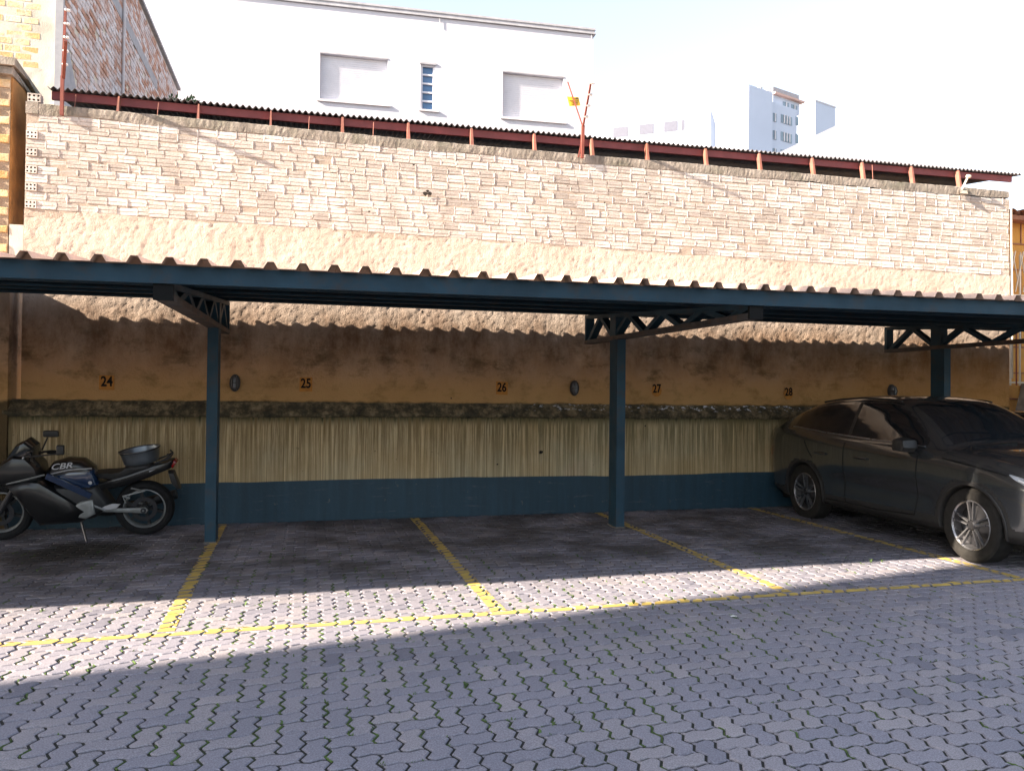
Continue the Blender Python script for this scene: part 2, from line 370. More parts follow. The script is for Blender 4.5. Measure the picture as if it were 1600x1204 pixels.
# ================================================================== SETTING: ground and paved yard
g = MB(); g.add([(-900,-900,-.06),(900,-900,-.06),(900,900,-.06),(-900,900,-.06)], [(0,1,2,3)])
tag(g.build('ground', MAT['ground']), 'bare ground far around the walled yard', 'ground', kind='structure')
PX0, PX1, PY0, PY1 = -7.0, 14.0, -9.6, -.06
g = MB(); ys = [-30, PY0, -4.5, 0.3]
for a, b in zip(ys[:-1], ys[1:]):
    xa, xb = -14, 20
    g.add([(xa,a,gz(a)-.009),(xb,a,gz(a)-.008),(xb,b,gz(b)-.008),(xa,b,gz(b)-.008)], [(0,1,2,3)])
pav = g.build('pavement', MAT['bed']); tag(pav, 'paved yard of grey zigzag concrete pavers with mossy joints', 'pavement', kind='structure')
CW = .1115; AMPV = -.0150; AMPH = -.0085; GAP = .0068
def unit_edge(p, q):
    dx, dy = q[0]-p[0], q[1]-p[1]; s_ = 1 if (dx+dy) > 0 else -1
    out = []
    for t, d in ((0, 0), (.26, 1), (.74, -1)):
        tt = t if s_ > 0 else 1-t
        dd = {0: 0, .26: 1, .74: -1}[t] if s_ > 0 else {0: 0, .26: -1, .74: 1}[t]
        if s_ < 0: tt = t; dd = {0: 0, .26: -1, .74: 1}[t]
        ox, oy = (0, AMPH*dd) if dy == 0 else (AMPV*dd, 0)
        out.append((p[0]*CW+dx*t*CW+ox, p[1]*CW+dy*t*CW+oy))
    return out
def paver_poly(kind):
    cs = [(0,0),(1,0),(2,0),(2,1),(1,1),(0,1)] if kind == 'H' else [(0,0),(1,0),(1,1),(1,2),(0,2),(0,1)]
    P = []
    for a, b in zip(cs, cs[1:]+cs[:1]): P += unit_edge(a, b)
    return P
def inset(P, d):
    n = len(P); out = []
    for i in range(n):
        a, b, c = Vector(P[i-1]), Vector(P[i]), Vector(P[(i+1) % n])
        e1 = (b-a).normalized(); e2 = (c-b).normalized()
        n1 = Vector((-e1.y, e1.x)); n2 = Vector((-e2.y, e2.x)); m = (n1+n2)
        m = m.normalized() if m.length > 1e-6 else n1
        k = d/max(.45, m.dot(n1)); out.append((b.x+m.x*k, b.y+m.y*k))
    return out
PAV = {}
for kd in 'HV':
    P = paver_poly(kd); c = (CW, CW/2) if kd == 'H' else (CW/2, CW)
    P = [(x-c[0], y-c[1]) for x, y in P]
    PAV[kd] = (P, inset(P, GAP), inset(P, GAP+.0055), c)
def paver_geo(kd):
    _, a, b, _c = PAV[kd]; n = len(a)
    vs = [(x, y, -.03) for x, y in a]+[(x, y, -.0045) for x, y in a]+[(x, y, 0) for x, y in b]
    fs = [(i, (i+1) % n, n+(i+1) % n, n+i) for i in range(n)]+[(n+i, n+(i+1) % n, 2*n+(i+1) % n, 2*n+i) for i in range(n)]+[tuple(range(2*n, 3*n))]
    return vs, fs
GEO = {k: paver_geo(k) for k in 'HV'}
pavers = []
I0, I1 = int(PX0/CW), int(PX1/CW); J0, J1 = int(PY0/CW), int(PY1/CW)
for i in range(I0, I1):
    for j in range(J0, J1):
        m = (i+j) % 4
        if m == 0: kd = 'H'
        elif m == 2: kd = 'V'
        else: continue
        c = PAV[kd][3]; x, y = i*CW+c[0], j*CW+c[1]
        if y > -.10: continue
        pavers.append((kd, x, y))
rp = random.Random(11); items = []
for kd, x, y in pavers:
    px, py, z = proj((x, y, gz(y))); vis = -20 < px < 1620 and 0 < py < 1225
    items.append((0 if vis else 1, z, kd, x, y, rp.uniform(-.0022, .0022), rp.gauss(0, .006), rp.gauss(0, .006), rp.random()))
items.sort(key=lambda q: (q[0], q[1]))
meH = {}
for kd in 'HV':
    b = MB(); b.add(*GEO[kd]); meH[kd] = b.mesh('paver', MAT['paver_o'])
mass = MB(); att = []
for k, (nv, z, kd, x, y, dz, tx, ty, rn) in enumerate(items):
    if k < 300:
        o = bpy.data.objects.new('paver', meH[kd]); COL.objects.link(o); o.location = (x, y, gz(y)+dz); o.rotation_euler = (tx, ty, 0); o.parent = pav
    else:
        vs, fs = GEO[kd]
        mass.add([(x+a, y+b, gz(y+b)+dz+c-a*ty+b*tx) for a, b, c in vs], fs); att += [rn]*len(fs)
tag(mass.build('paver_field', MAT['paver_a'], pav, attr=att), kind='stuff')

# painted bay lines: paint lies on the paver tops only, the joints stay open
def clip(P, a, b):          # keep left of a->b
    out = []; n = len(P)
    f_ = lambda p: (b[0]-a[0])*(p[1]-a[1])-(b[1]-a[1])*(p[0]-a[0])
    for i in range(n):
        p, q = P[i], P[(i+1) % n]; fp, fq = f_(p), f_(q)
        if fp >= 0: out.append(p)
        if (fp >= 0) != (fq >= 0):
            t = fp/(fp-fq); out.append((p[0]+(q[0]-p[0])*t, p[1]+(q[1]-p[1])*t))
    return out
tilt = {(kd, round(x, 4), round(y, 4)): (dz, tx, ty) for _, _, kd, x, y, dz, tx, ty, _ in items}
def painted(name, quad, label, group):
    mb = MB(); xs = [q[0] for q in quad]; ys_ = [q[1] for q in quad]; rl = random.Random(len(label))
    for kd, x, y in pavers:
        if not (min(xs)-.2 < x < max(xs)+.2 and min(ys_)-.2 < y < max(ys_)+.2): continue
        P = [(x+a, y+b) for a, b in PAV[kd][2]]
        jit = rl.uniform(-.006, .006)
        Q = [(a+jit, b+jit) for a, b in quad]
        for a, b in zip(Q, Q[1:]+Q[:1]):
            P = clip(P, a, b)
            if len(P) < 3: break
        if len(P) < 3: continue
        dz, tx, ty = tilt[(kd, round(x, 4), round(y, 4))]; n = len(P)
        mb.add([(a, b, gz(b)+dz+.0028-(a-x)*ty+(b-y)*tx) for a, b in P], [tuple(range(n))])
    return tag(mb.build(name, MAT['yellow']), label, 'road marking', group)
LW = .056
for (x0, x1, lab) in ((-.98, -.925, 'yellow bay line running from behind the nearer left post, beside bay 24'),
                      (1.34, 1.43, 'yellow bay line between bays 25 and 26 with no post on it'),
                      (3.85, 3.94, 'yellow bay line beside the middle blue post, between bays 26 and 27'),
                      (6.2, 6.39, 'yellow bay line running alongside the dark grey car')):
    painted('bay_line', [(x1-LW, -4.33), (x1+LW, -4.33), (x0+LW, -.16), (x0-LW, -.16)], lab, 'yellow lines dividing the parking bays')
painted('bay_front_line', [(-6.5, -4.43), (12.6, -4.43), (12.6, -4.335), (-6.5, -4.335)], 'long yellow line along the open front ends of the parking bays', 'yellow line closing the bays')

# weeds and moss in the joints
def vnoise0(x, y):
    h = lambda i, j: (math.sin(i*127.1+j*311.7)*43758.5453) % 1.0
    i, j = math.floor(x), math.floor(y); fx, fy = x-i, y-j
    return (h(i,j)*(1-fx)+h(i+1,j)*fx)*(1-fy)+(h(i,j+1)*(1-fx)+h(i+1,j+1)*fx)*fy
rw = random.Random(5); wd = MB(); cand = []
for kd, x, y in pavers:
    px, py, z = proj((x, y, 0))
    if -30 < px < 1630 and 860 < py < 1230: cand.append((kd, x, y, px, py))
for kd, x, y, px, py in cand:
    u = math.exp(-((px-620)/420)**2)*math.exp(-((py-1010)/120)**2)+.35*math.exp(-((px-1000)/330)**2)*math.exp(-((py-975)/35)**2)+.06
    pn = .5+.5*math.sin(x*2.1+1.3*y)*math.sin(y*3.3-x)
    if rw.random() > .55*u*(.35+pn): continue
    w_, h_ = (2*CW, CW) if kd == 'H' else (CW, 2*CW)
    for _ in range(rw.randint(2, 6)):
        if rw.random() < .75: bx, by = x-w_/2+rw.gauss(0, .006), y+rw.uniform(-.5, .5)*h_
        else: bx, by = x+rw.uniform(-.5, .5)*w_, y-h_/2+rw.gauss(0, .004)
        for _b in range(rw.randint(3, 6)):
            a = rw.uniform(0, 6.28); L = rw.uniform(.005, .013)*(1 if rw.random() < .95 else 2.0); hh = L*rw.uniform(.5, 1.2); ww = L*.28
            cx, cy = bx+rw.gauss(0, .005), by+rw.gauss(0, .007); zz = gz(by)-.006
            tx, ty = math.cos(a), math.sin(a)
            wd.add([(cx-ty*ww, cy+tx*ww, zz), (cx+ty*ww, cy-tx*ww, zz), (cx+tx*L*.5+ty*ww, cy+ty*L*.5-tx*ww, zz+hh*.8), (cx+tx*L, cy+ty*L, zz+hh), (cx+tx*L*.5-ty*ww, cy+ty*L*.5+tx*ww, zz+hh*.8)], [(0,1,2,4), (2,3,4)])
ms = MB(); rs = random.Random(15)
for kd, x, y, px, py in cand:
    u = .95*math.exp(-((px-620)/430)**2)*math.exp(-((py-1030)/125)**2)+.5*math.exp(-((px-1000)/360)**2)*math.exp(-((py-975)/45)**2)+.3*math.exp(-((px-250)/260)**2)*math.exp(-((py-1080)/90)**2)+.12
    pn = vnoise0(x*1.7, y*1.7)
    if rs.random() > u*(.25+1.3*pn): continue
    P = PAV[kd][0]; n = 6 if kd == 'V' else 3; path = P[-n:]+[P[0]]; lo = rs.randrange(0, n); hi = min(n, lo+rs.randint(2, 6)); path = path[lo:hi+1]
    if len(path) < 2: continue
    fine = []
    for a, b in zip(path, path[1:]):
        for k in range(4): fine.append((a[0]+(b[0]-a[0])*k/4, a[1]+(b[1]-a[1])*k/4))
    fine.append(path[-1]); vs = []
    for a, b in fine:
        wl, wr = rs.uniform(.002, .008), rs.uniform(.002, .008); zz = gz(y+b)
        vs += [(x+a-wl, y+b, zz-.008+rs.uniform(0,.006)), (x+a+rs.gauss(0,.002), y+b, zz+rs.uniform(-.003,.004)), (x+a+wr, y+b, zz-.008+rs.uniform(0,.006))]
    ms.add(vs, [(k*3+c, k*3+c+1, k*3+c+4, k*3+c+3) for k in range(len(fine)-1) for c in (0, 1)])
tag(ms.build('joint_moss', MAT['moss']), 'dark green moss filling the upright joints between pavers', 'moss', kind='stuff')
def tuft(mb, c, n, h, rnd):
    for _ in range(n):
        a = rnd.uniform(0, 6.28); L = h*rnd.uniform(.4, .9); hh = h*rnd.uniform(.5, 1.1); ww = .003
        x, y, z = c; tx, ty = math.cos(a), math.sin(a)
        mb.add([(x-ty*ww, y+tx*ww, z), (x+ty*ww, y-tx*ww, z), (x+tx*L*.45+ty*ww*.8, y+ty*L*.45-tx*ww*.8, z+hh*.75), (x+tx*L, y+ty*L, z+hh), (x+tx*L*.45-ty*ww*.8, y+ty*L*.45+tx*ww*.8, z+hh*.75)], [(0,1,2,4), (2,3,4)])
def gpt(px, py):
    d = ray(px, py); t = -CAM.z/d.z; return CAM+d*t
for px, py, n, h in ((990,944,26,.05), (1361,881,10,.05), (1378,880,8,.035), (246,936,8,.04), (1070,938,12,.03), (830,966,10,.03), (1020,952,10,.03)):
    p = gpt(px, py); tuft(wd, (p.x, p.y, gz(p.y)), n, h, rw)
tag(wd.build('joint_weeds', MAT['grass']), 'green moss and weeds growing in the paver joints', 'weeds', kind='stuff')
p = gpt(1146, 963); lb = MB(); lb.add([(p.x-.025,p.y-.012,.006),(p.x+.025,p.y-.016,.008),(p.x+.026,p.y+.01,.005),(p.x,p.y+.012,.01),(p.x-.022,p.y+.012,.006)], [(0,1,3),(1,2,3),(0,3,4)])
lb.add([(p.x-.025,p.y-.012,.004),(p.x+.025,p.y-.016,.005),(p.x+.026,p.y+.01,.004),(p.x-.022,p.y+.012,.004)], [(0,3,2,1)])
tag(lb.build('paper_scrap', MAT['paper']), 'small white scrap of paper lying on the shaded pavers', 'litter')

# ================================================================== BOUNDARY WALL
WX0, WX1 = -3.21, 11.05
wall = root('boundary_wall', (WX0, 0, 0), 'long pale boundary wall, bricks above, peach stucco and streaked paint below', 'wall')
rn = random.Random(3)
def vnoise(x, y, s=1):
    def h(i, j):
        n = (i*374761393+j*668265263+s*144269) & 0xffffffff; n = ((n ^ (n >> 13))*1274126177) & 0xffffffff
        return ((n ^ (n >> 16)) & 0xffff)/65535
    i, j = math.floor(x), math.floor(y); fx, fy = x-i, y-j; fx = fx*fx*(3-2*fx); fy = fy*fy*(3-2*fy)
    return (h(i,j)*(1-fx)+h(i+1,j)*fx)*(1-fy)+(h(i,j+1)*(1-fx)+h(i+1,j+1)*fx)*fy
def rough_face(mb, x0, x1, z0, z1, y, step, amp, topfn=None, botfn=None):
    nx = int((x1-x0)/step); nz = max(2, int((z1-z0)/step)); vs = []
    for j in range(nz+1):
        for i in range(nx+1):
            x = x0+(x1-x0)*i/nx; za = botfn(x) if botfn else z0; zb = topfn(x) if topfn else z1
            z = za+(zb-za)*j/nz
            d = (vnoise(x*13, z*13, 1)-.5)*.6+(vnoise(x*30, z*30, 2)-.5)*.8+(vnoise(x*.9, z*.9, 4)-.5)*1.2+rn.uniform(-.35, .35)
            vs.append((x, y-d*amp, z))
    fs = [(j*(nx+1)+i, j*(nx+1)+i+1, (j+1)*(nx+1)+i+1, (j+1)*(nx+1)+i) for j in range(nz) for i in range(nx)]
    mb.add(vs, fs)
ZJ = lambda x: 3.745-.006*(x+3.2)            # stucco stops here, bricks start
ZT = lambda x: 4.985+.0085*max(0, x-2)       # top of the wall
m = MB(); rough_face(m, WX0+.002, WX1-.002, 1.45, 3.7, 0, .022, .0075, topfn=lambda x: ZJ(x)+.012*math.sin(x*7)+.02*(vnoise(x*4, 1)-.5))
m.build('stucco_face', MAT['stucco'], wall, smooth='all')
m = MB(); m.box((WX0, .02, 0), (WX1, .2, 3.74)); m.build('wall_core', MAT['mortar'], wall)
m = MB(); rough_face(m, WX0-.14, WX1-.05, .50, 1.36, -.08, .03, .004); m.box((WX0-.135, -.07, .0), (WX1-.05, .018, 1.36))
m.build('streaked_lower_wall', MAT['streak'], wall, smooth=True)
m = MB(); rough_face(m, WX0-.142, WX1-.052, -.02, .56, -.089, .03, .003, topfn=lambda x: .553+.012*(vnoise(x*3, 5)-.5)+.008*math.sin(x*1.1))
m.build('blue_skirting', MAT['blue'], wall, smooth='all')
# sloping ledge
m = MB(); N = 520; prof = [(-.078,1.345),(-.125,1.352),(-.142,1.375),(-.135,1.405),(-.09,1.455),(-.03,1.522),(.012,1.538)]
vs = []
for i in range(N+1):
    x = WX0-.14+(WX1-.06-WX0+.14)*i/N
    for k, (y, z) in enumerate(prof):
        a = .016 if 0 < k < 6 else .008
        vs.append((x, y+(vnoise(x*6, k*1.7, 3)-.5)*a*1.6+rn.uniform(-.3,.3)*a, z-.01*(x/8)+(vnoise(x*5, k*2.3, 8)-.5)*a*1.8+rn.uniform(-.3,.3)*a))
K = len(prof); m.add(vs, [(i*K+k, (i+1)*K+k, (i+1)*K+k+1, i*K+k+1) for i in range(N) for k in range(K-1)])
m.build('ledge', MAT['ledge'], wall)
# coping: rough concrete band on top
m = MB(); vs = []; N = 460
for i in range(N+1):
    x = WX0+.12+(WX1-.02-WX0-.12)*i/N; zt = ZT(x)+(vnoise(x*1.7, 2, 5)-.5)*.014; zb = zt-.125-(vnoise(x*3, 7, 6)-.5)*.035
    j = lambda: rn.uniform(-.0025, .0025)
    vs += [(x, -.004+j(), zb+j()), (x, -.007+j(), zt-.07+j()), (x, -.005+j(), zt-.008+j()), (x, .01, zt+j()), (x, .17, zt+j()), (x, .2, zb)]
m.add(vs, [(i*6+k, (i+1)*6+k, (i+1)*6+k+1, i*6+k+1) for i in range(N) for k in range(5)]); m.add(vs[:6], [(0,1,2,3,4,5)]); m.add(vs[-6:], [(5,4,3,2,1,0)])
m.build('coping', MAT['coping'], wall)
m = MB(); m.box((WX0+.006, .0022, 3.66), (WX1-.006, .19, 4.9)); m.build('mortar_bed', plain('pale_flush_mortar', (.33,.27,.22), .95, .3, 9, bump=.6, obj=False), wall)

def brick_shape(L, H, D, ch=.006, rnd=None, jag=.0, groove=0):
    x0, x1, z0, z1 = -L/2, L/2, -H/2, H/2
    j = (lambda: rnd.uniform(-jag, jag)) if rnd else (lambda: 0)
    ring0 = [(x0,D,z0),(x1,D,z0),(x1,D,z1),(x0,D,z1)]
    ring1 = [(x0+j(),ch,z0+j()),(x1+j(),ch,z0+j()),(x1+j(),ch,z1+j()),(x0+j(),ch,z1+j())]
    ring2 = [(x0+ch+j(),j()*.6,z0+ch),(x1-ch+j(),j()*.6,z0+ch),(x1-ch,j()*.6,z1-ch+j()),(x0+ch,j()*.6,z1-ch+j())]
    vs = ring0+ring1+ring2
    if groove:
        zg = (rnd.uniform(-.004, .004) if rnd else 0)-.004; gw = .0045
        vs += [(x0+ch,0,zg-gw),(x1-ch,0,zg-gw),(x1-ch,groove,zg),(x0+ch,groove,zg),(x1-ch,0,zg+gw),(x0+ch,0,zg+gw)]
        fs = [(i, (i+1) % 4, 4+(i+1) % 4, 4+i) for i in range(4)]+[(4,5,9,8), (6,7,11,10), (5,6,10,16,14,13,9), (7,4,8,12,15,17,11)]
        fs += [(8,9,13,12), (12,13,14,15), (15,14,16,17), (17,16,10,11)]
        return vs, fs
    fs = [(i, (i+1) % 4, 4+(i+1) % 4, 4+i) for i in range(4)]+[(4+i, 4+(i+1) % 4, 8+(i+1) % 4, 8+i) for i in range(4)]+[(8,9,10,11)]
    return vs, fs
def lay_bricks(parent, cells, mo, ma, name='brick', mass_name='brick_field', frame=None, limit=300, var=6, jag=.004, depth=.03, proud=.012, seed=1, groove=0):
    # cells: (u, v, L, H) centres; frame(u, v, w)->world, w outward; the 300 largest in the photo are objects
    rb = random.Random(seed); O = Vector(frame(0,0,0)); ex = (Vector(frame(1,0,0))-O); ez = (Vector(frame(0,1,0))-O); ey = (Vector(frame(0,0,-1))-O)
    rot = Matrix((ex, ey, ez)).transposed().to_4x4()
    lst = []
    for u, v, L, H in cells:
        P = Vector(frame(u, v, 0)); px, py, z = proj(P); vis = -15 < px < 1615 and -15 < py < 1215 and z > 0
        lst.append((0 if vis else 1, -L*H/max(.1, z)**2 if vis else z, u, v, L, H))
    lst.sort(key=lambda q: (q[0], q[1]))
    sizes = {}; mass = MB(); att = []
    for k, (nv, _, u, v, L, H) in enumerate(lst):
        off = proud+rb.gauss(0, .35)*proud*.6
        P = Vector(frame(u, v, off))
        if k < limit and not nv:
            key = (round(L, 2), round(H, 2), rb.randrange(var))
            if key not in sizes:
                b = MB(); b.add(*brick_shape(L, H, depth, .006, rb, jag, groove)); sizes[key] = b.mesh(name, mo)
            o = bpy.data.objects.new(name, sizes[key]); COL.objects.link(o)
            wm = Matrix.Translation(P) @ rot @ Matrix.Rotation(rb.gauss(0, .008), 4, 'Y')
            o.matrix_local = wm; adopt(o, parent)
        else:
            vs, fs = brick_shape(L, H, depth, .006, rb, jag, groove); M4 = Matrix.Translation(P) @ rot
            mass.add([M4 @ Vector(p) for p in vs], fs); att += [rb.random()]*len(fs)
    if mass.v: tag(mass.build(mass_name, ma, parent, attr=att), kind='stuff')
heads = []; cells = []; rb = random.Random(21); CHH = .1035
for c in range(11):
    zc0 = 3.755+c*CHH; x = WX0+(.135 if c % 2 == 0 else .015)
    if c % 2 == 0: pass
    while x < WX1-.05:
        L = .205*rb.uniform(.93, 1.06)
        if rb.random() < .05: L *= .55
        L = min(L, WX1-.012-x)
        if L > .05:
            xc = x+L/2; zc = ZJ(xc)+.058+c*(ZT(xc)-.12-ZJ(xc))/11.05
            cells.append((xc, zc+rb.gauss(0, .0025), round(L, 2)+.006, .0935+rb.choice((0,0,0,-.004,.003,-.008))))
        heads.append((x+L+.004, zc))
        x += L+.010
lay_bricks(wall, cells, MAT['brick_o'], MAT['brick_a'], frame=lambda u, v, w_: (u, .004-w_, v), seed=4, jag=.005, proud=.0050, groove=.011)
# pale mortar squeezed out at the upright joints
m = MB(); rh = random.Random(77); att = []
for xh, zh in heads:
    if rh.random() < .22 or xh > WX1-.03: continue
    hh = rh.uniform(.035, .062); ww = rh.uniform(.006, .014); dz = rh.uniform(-.012, .012); n = 8; o_ = -rh.uniform(.003, .007)
    ring = [(xh+ww*math.cos(k*math.pi/4)*rh.uniform(.7,1.3), .004, zh+dz+hh*math.sin(k*math.pi/4)*rh.uniform(.8,1.15)) for k in range(n)]
    top = [(xh+(p[0]-xh)*.6, o_, zh+dz+(p[2]-zh-dz)*.8) for p in ring]
    m.add(ring+top, [(k, (k+1) % n, n+(k+1) % n, n+k) for k in range(n)]+[tuple(range(n, 2*n))]); att += [rh.uniform(.4, 1)]*(n+1)
tag(m.build('mortar_smears', MAT['brick_a'], wall, smooth=True, attr=att), kind='stuff')
m = MB()
for _ in range(26):
    a = rh.uniform(WX0+.3, WX1-.3); z = rh.uniform(3.85, 4.8); rr = rh.uniform(.005, .012)*(1.6 if rh.random() < .12 else 1)
    m.add([(a+rr*math.cos(k*.9)*rh.uniform(.6,1.5), -.0085, z+rr*math.sin(k*.9)*rh.uniform(.5,1)) for k in range(7)], [tuple(range(6, -1, -1))])
tag(m.build('pock_marks', MAT['hole'], wall), kind='stuff')
# header blocks with six holes at the left end
def hollow_block(x0, x1, z0, z1, y):
    mb = MB(); nx, nz = 3, 2; cw, chh = (x1-x0)/nx, (z1-z0)/nz; r = min(cw, chh)*.30; hole = MB()
    for i in range(nx):
        for j in range(nz):
            cx, cz = x0+(i+.5)*cw, z0+(j+.5)*chh; n = 12
            sq = []; ci = []; bk = []
            for k in range(n):
                a = 2*math.pi*k/n+math.pi/4; ca, sa = math.cos(a), math.sin(a); s_ = 1/max(abs(ca), abs(sa))
                sq.append((cx+ca*s_*cw/2, y, cz+sa*s_*chh/2)); ci.append((cx+ca*r, y, cz+sa*r)); bk.append((cx+ca*r, y+.014, cz+sa*r))
            mb.add(sq+ci+bk, [(k, n+k, n+(k+1) % n, (k+1) % n) for k in range(n)]+[(n+k, 2*n+k, 2*n+(k+1) % n, n+(k+1) % n) for k in range(n)])
            hole.add([(p[0], p[1]-.002, p[2]) for p in bk], [tuple(range(n))])
    for (a, b) in (((x0,y,z0),(x1,y,z0)), ((x1,y,z0),(x1,y,z1)), ((x1,y,z1),(x0,y,z1)), ((x0,y,z1),(x0,y,z0))):
        mb.add([a, b, (b[0], y+.1, b[2]), (a[0], y+.1, a[2])], [(0,3,2,1)])
    o = mb.build('hollow_block', MAT['brick_o'], wall); hole.build('block_hole', MAT['hole'], o)
for c in range(0, 10, 2):
    zc = ZJ(WX0)+.058+c*(ZT(WX0)-.12-ZJ(WX0))/11.05
    hollow_block(WX0+.012, WX0+.128, zc-.044, zc+.044, -.012)
hollow_block(WX0+.015, WX0+.15, 5.0, 5.098, .0)
m = MB(); m.box((WX0+.001, -.008, 4.86), (WX0+.13, .19, 4.995)); m.build('corner_mortar', MAT['coping'], wall)
# knocked hole in the brickwork and small pocks in the paint
m = MB(); q = at(668, 302, -.014)
for dx, dz, rr in ((-.03,-.01,.035), (.03,.0,.03), (0,.03,.022)):
    m.add([(q.x+dx+rr*math.cos(a)*rn.uniform(.7,1.2), -.0215, q.z+dz+rr*math.sin(a)*rn.uniform(.6,1)) for a in [k*.7 for k in range(9)]], [tuple(range(8, -1, -1))])
m.build('broken_brick_hole', MAT['hole'], wall)
m = MB()
for px, py, rr in ((845,706,.028),(777,725,.012),(705,622,.012),(660,487,.02),(412,467,.016),(1008,665,.012)):
    q = at(px, py, -.1 if py > 655 else -.012)
    m.add([(q.x+rr*math.cos(a)*rn.uniform(.6,1.2), q.y-.003, q.z+rr*math.sin(a)*rn.uniform(.6,1.2)) for a in [k*.7 for k in range(9)]], [tuple(range(8, -1, -1))])
m.build('chipped_spot', MAT['hole'], wall)
m = MB(); m.tube([(WX1-.005,-.03,5.0),(WX1-.005,-.035,4.2),(WX1+.02,-.035,3.3),(WX1+.02,-.035,2.0)], .012, 6); m.build('conduit', MAT['lattice'], wall, smooth=True)

# ---- brick pier and lower side wall on the left
pier = root('brick_pier', (-3.8, .1, 0), 'rough ochre brick pier with stone cap at the left edge', 'pier')
m = MB(); m.box((-6.0, .02, 2.9), (-3.375, .62, 5.28)); m.build('pier_core', MAT['mortar'], pier)
m = MB(); m.box((-3.374, .03, 3.56), (-3.36, .62, 5.27)); m.build('pier_side_render', MAT['pierside'], pier)
m = MB(); m.box((-3.36, .012, 2.9), (-3.213, .45, 3.56)); m.build('gap_infill', MAT['whitewash'], pier)
cells = []; rb = random.Random(2)
for c in range(22):
    x = -3.372-(.0 if c % 2 else .10); z = 2.97+c*.105
    while x > -4.6:
        L = rb.choice((.2,.2,.22,.12,.16)); cells.append((x-L/2, z+rb.gauss(0,.005), L-.012, .09*rb.uniform(.8,1.02))); x -= L+.008
lay_bricks(pier, cells, MAT['ybrick'], MAT['ybrick_a'], frame=lambda u, v, w_: (u, .012-w_, v), seed=9, jag=.006, proud=.010)
m = MB()
for z0, z1, e in ((5.28,5.37,.0), (5.375,5.47,.035)):
    m.add([(-6.0,-.04-e,z0),(-3.345+e,-.04-e,z0),(-3.345+e,.9,z0),(-6.0,.9,z0),(-6.0,-.04-e,z1),(-3.335+e,-.035-e,z1-.006),(-3.34+e,.9,z1-.2),(-6.0,.9,z1)], [(3,2,1,0),(4,5,6,7),(0,1,5,4),(1,2,6,5),(2,3,7,6),(3,0,4,7)])
m.build('stone_cap', MAT['coping'], pier)
side = root('side_wall', (-4.2, -.05, 0), 'orange stucco side wall at the far left under the canopy', 'wall')
m = MB(); rough_face(m, -12.5, -3.30, 0, 2.92, -.13, .05, .006); m.box((-12.5, -.125, -.02), (-3.30, .3, 2.92)); m.build('stucco_body', MAT['stucco'], side, smooth=True)
m = MB(); m.box((-12.5, .05, 2.93), (-6.02, .3, 5.2)); m.build('upper_wall', MAT['whitewash'], side)

# ================================================================== CARPORT
cp = root('carport', (3.7, -1.18, 0), 'open steel carport with brown ribbed roof, blue-grey beam and posts', 'carport')
CX0, CX1, YF, YR = -11.0, 13.6, -4.34, -.13
ZF = lambda x: 2.53+.007*x
ZR = lambda x: 2.865
def sheet_z(x, y): t = (y-YF)/(YR-YF); return ZF(x)*(1-t)+ZR(x)*t
PITCHR = .2215; sheet_n = 4; x = CX0
while x < CX1:
    mb = MB(); pr = []
    for k in range(sheet_n):
        o = x+k*PITCHR; pr += [(o,0),(o+.05,0),(o+.0775,.047),(o+.1225,.047),(o+.15,0)]
    pr.append((x+sheet_n*PITCHR+.03, 0)); lift = .0015*(int(round((x-CX0)/(PITCHR*sheet_n))) % 2)
    n = len(pr); vs = []
    yj = random.uniform(-.012, .012)
    for th in (0, .0025):
        for y in (YF+yj, -3.2, -2.2, -1.2, YR): vs += [(a, y, sheet_z(a, y)+b+th+lift) for a, b in pr]
    fs = []
    for t_ in range(2):
        for r in range(4):
            for i in range(n-1):
                q = (t_*5*n+r*n+i, t_*5*n+r*n+i+1, t_*5*n+(r+1)*n+i+1, t_*5*n+(r+1)*n+i); fs.append(q if t_ else q[::-1])
    for r in (0, 4): fs += [(r*n+i, r*n+i+1, 5*n+r*n+i+1, 5*n+r*n+i) for i in range(n-1)]
    mb.add(vs, fs); mb.build('roof_sheet', MAT['sheet'], cp); x += sheet_n*PITCHR
def channel(name, y, h, dep, zoff, back=1, lip=.02):
    # long C-shaped steel section under the sheets
    mb = MB(); zt = lambda x: sheet_z(x, y)-zoff
    prof = [(0,0),(0,-h),(dep,-h),(dep,-h+lip),(dep-.004,-h+lip),(dep-.004,-h+.004),(.004,-h+.004),(.004,-.004),(dep,-.004),(dep,0)]
    vs = []; N = 12
    for i in range(N+1):
        xx = CX0-.05+(CX1-CX0+.1)*i/N; vs += [(xx, y+back*a, zt(xx)+b) for a, b in prof]
    K = len(prof); fs = [(i*K+k, (i+1)*K+k, (i+1)*K+(k+1) % K, i*K+(k+1) % K) for i in range(N) for k in range(K)]
    fs += [tuple(range(K)), tuple(range(N*K+K-1, N*K-1, -1))]
    mb.add(vs, fs); return mb.build(name, MAT['steel'], cp)
channel('front_beam', YF+.085, .125, .05, .004)
channel('purlin', -3.05, .09, .05, .004, -1); channel('purlin', -1.95, .09, .05, .004, -1); channel('purlin', -.95, .09, .05, .004, -1)
channel('rear_beam', YR-.04, .11, .05, .004, -1)
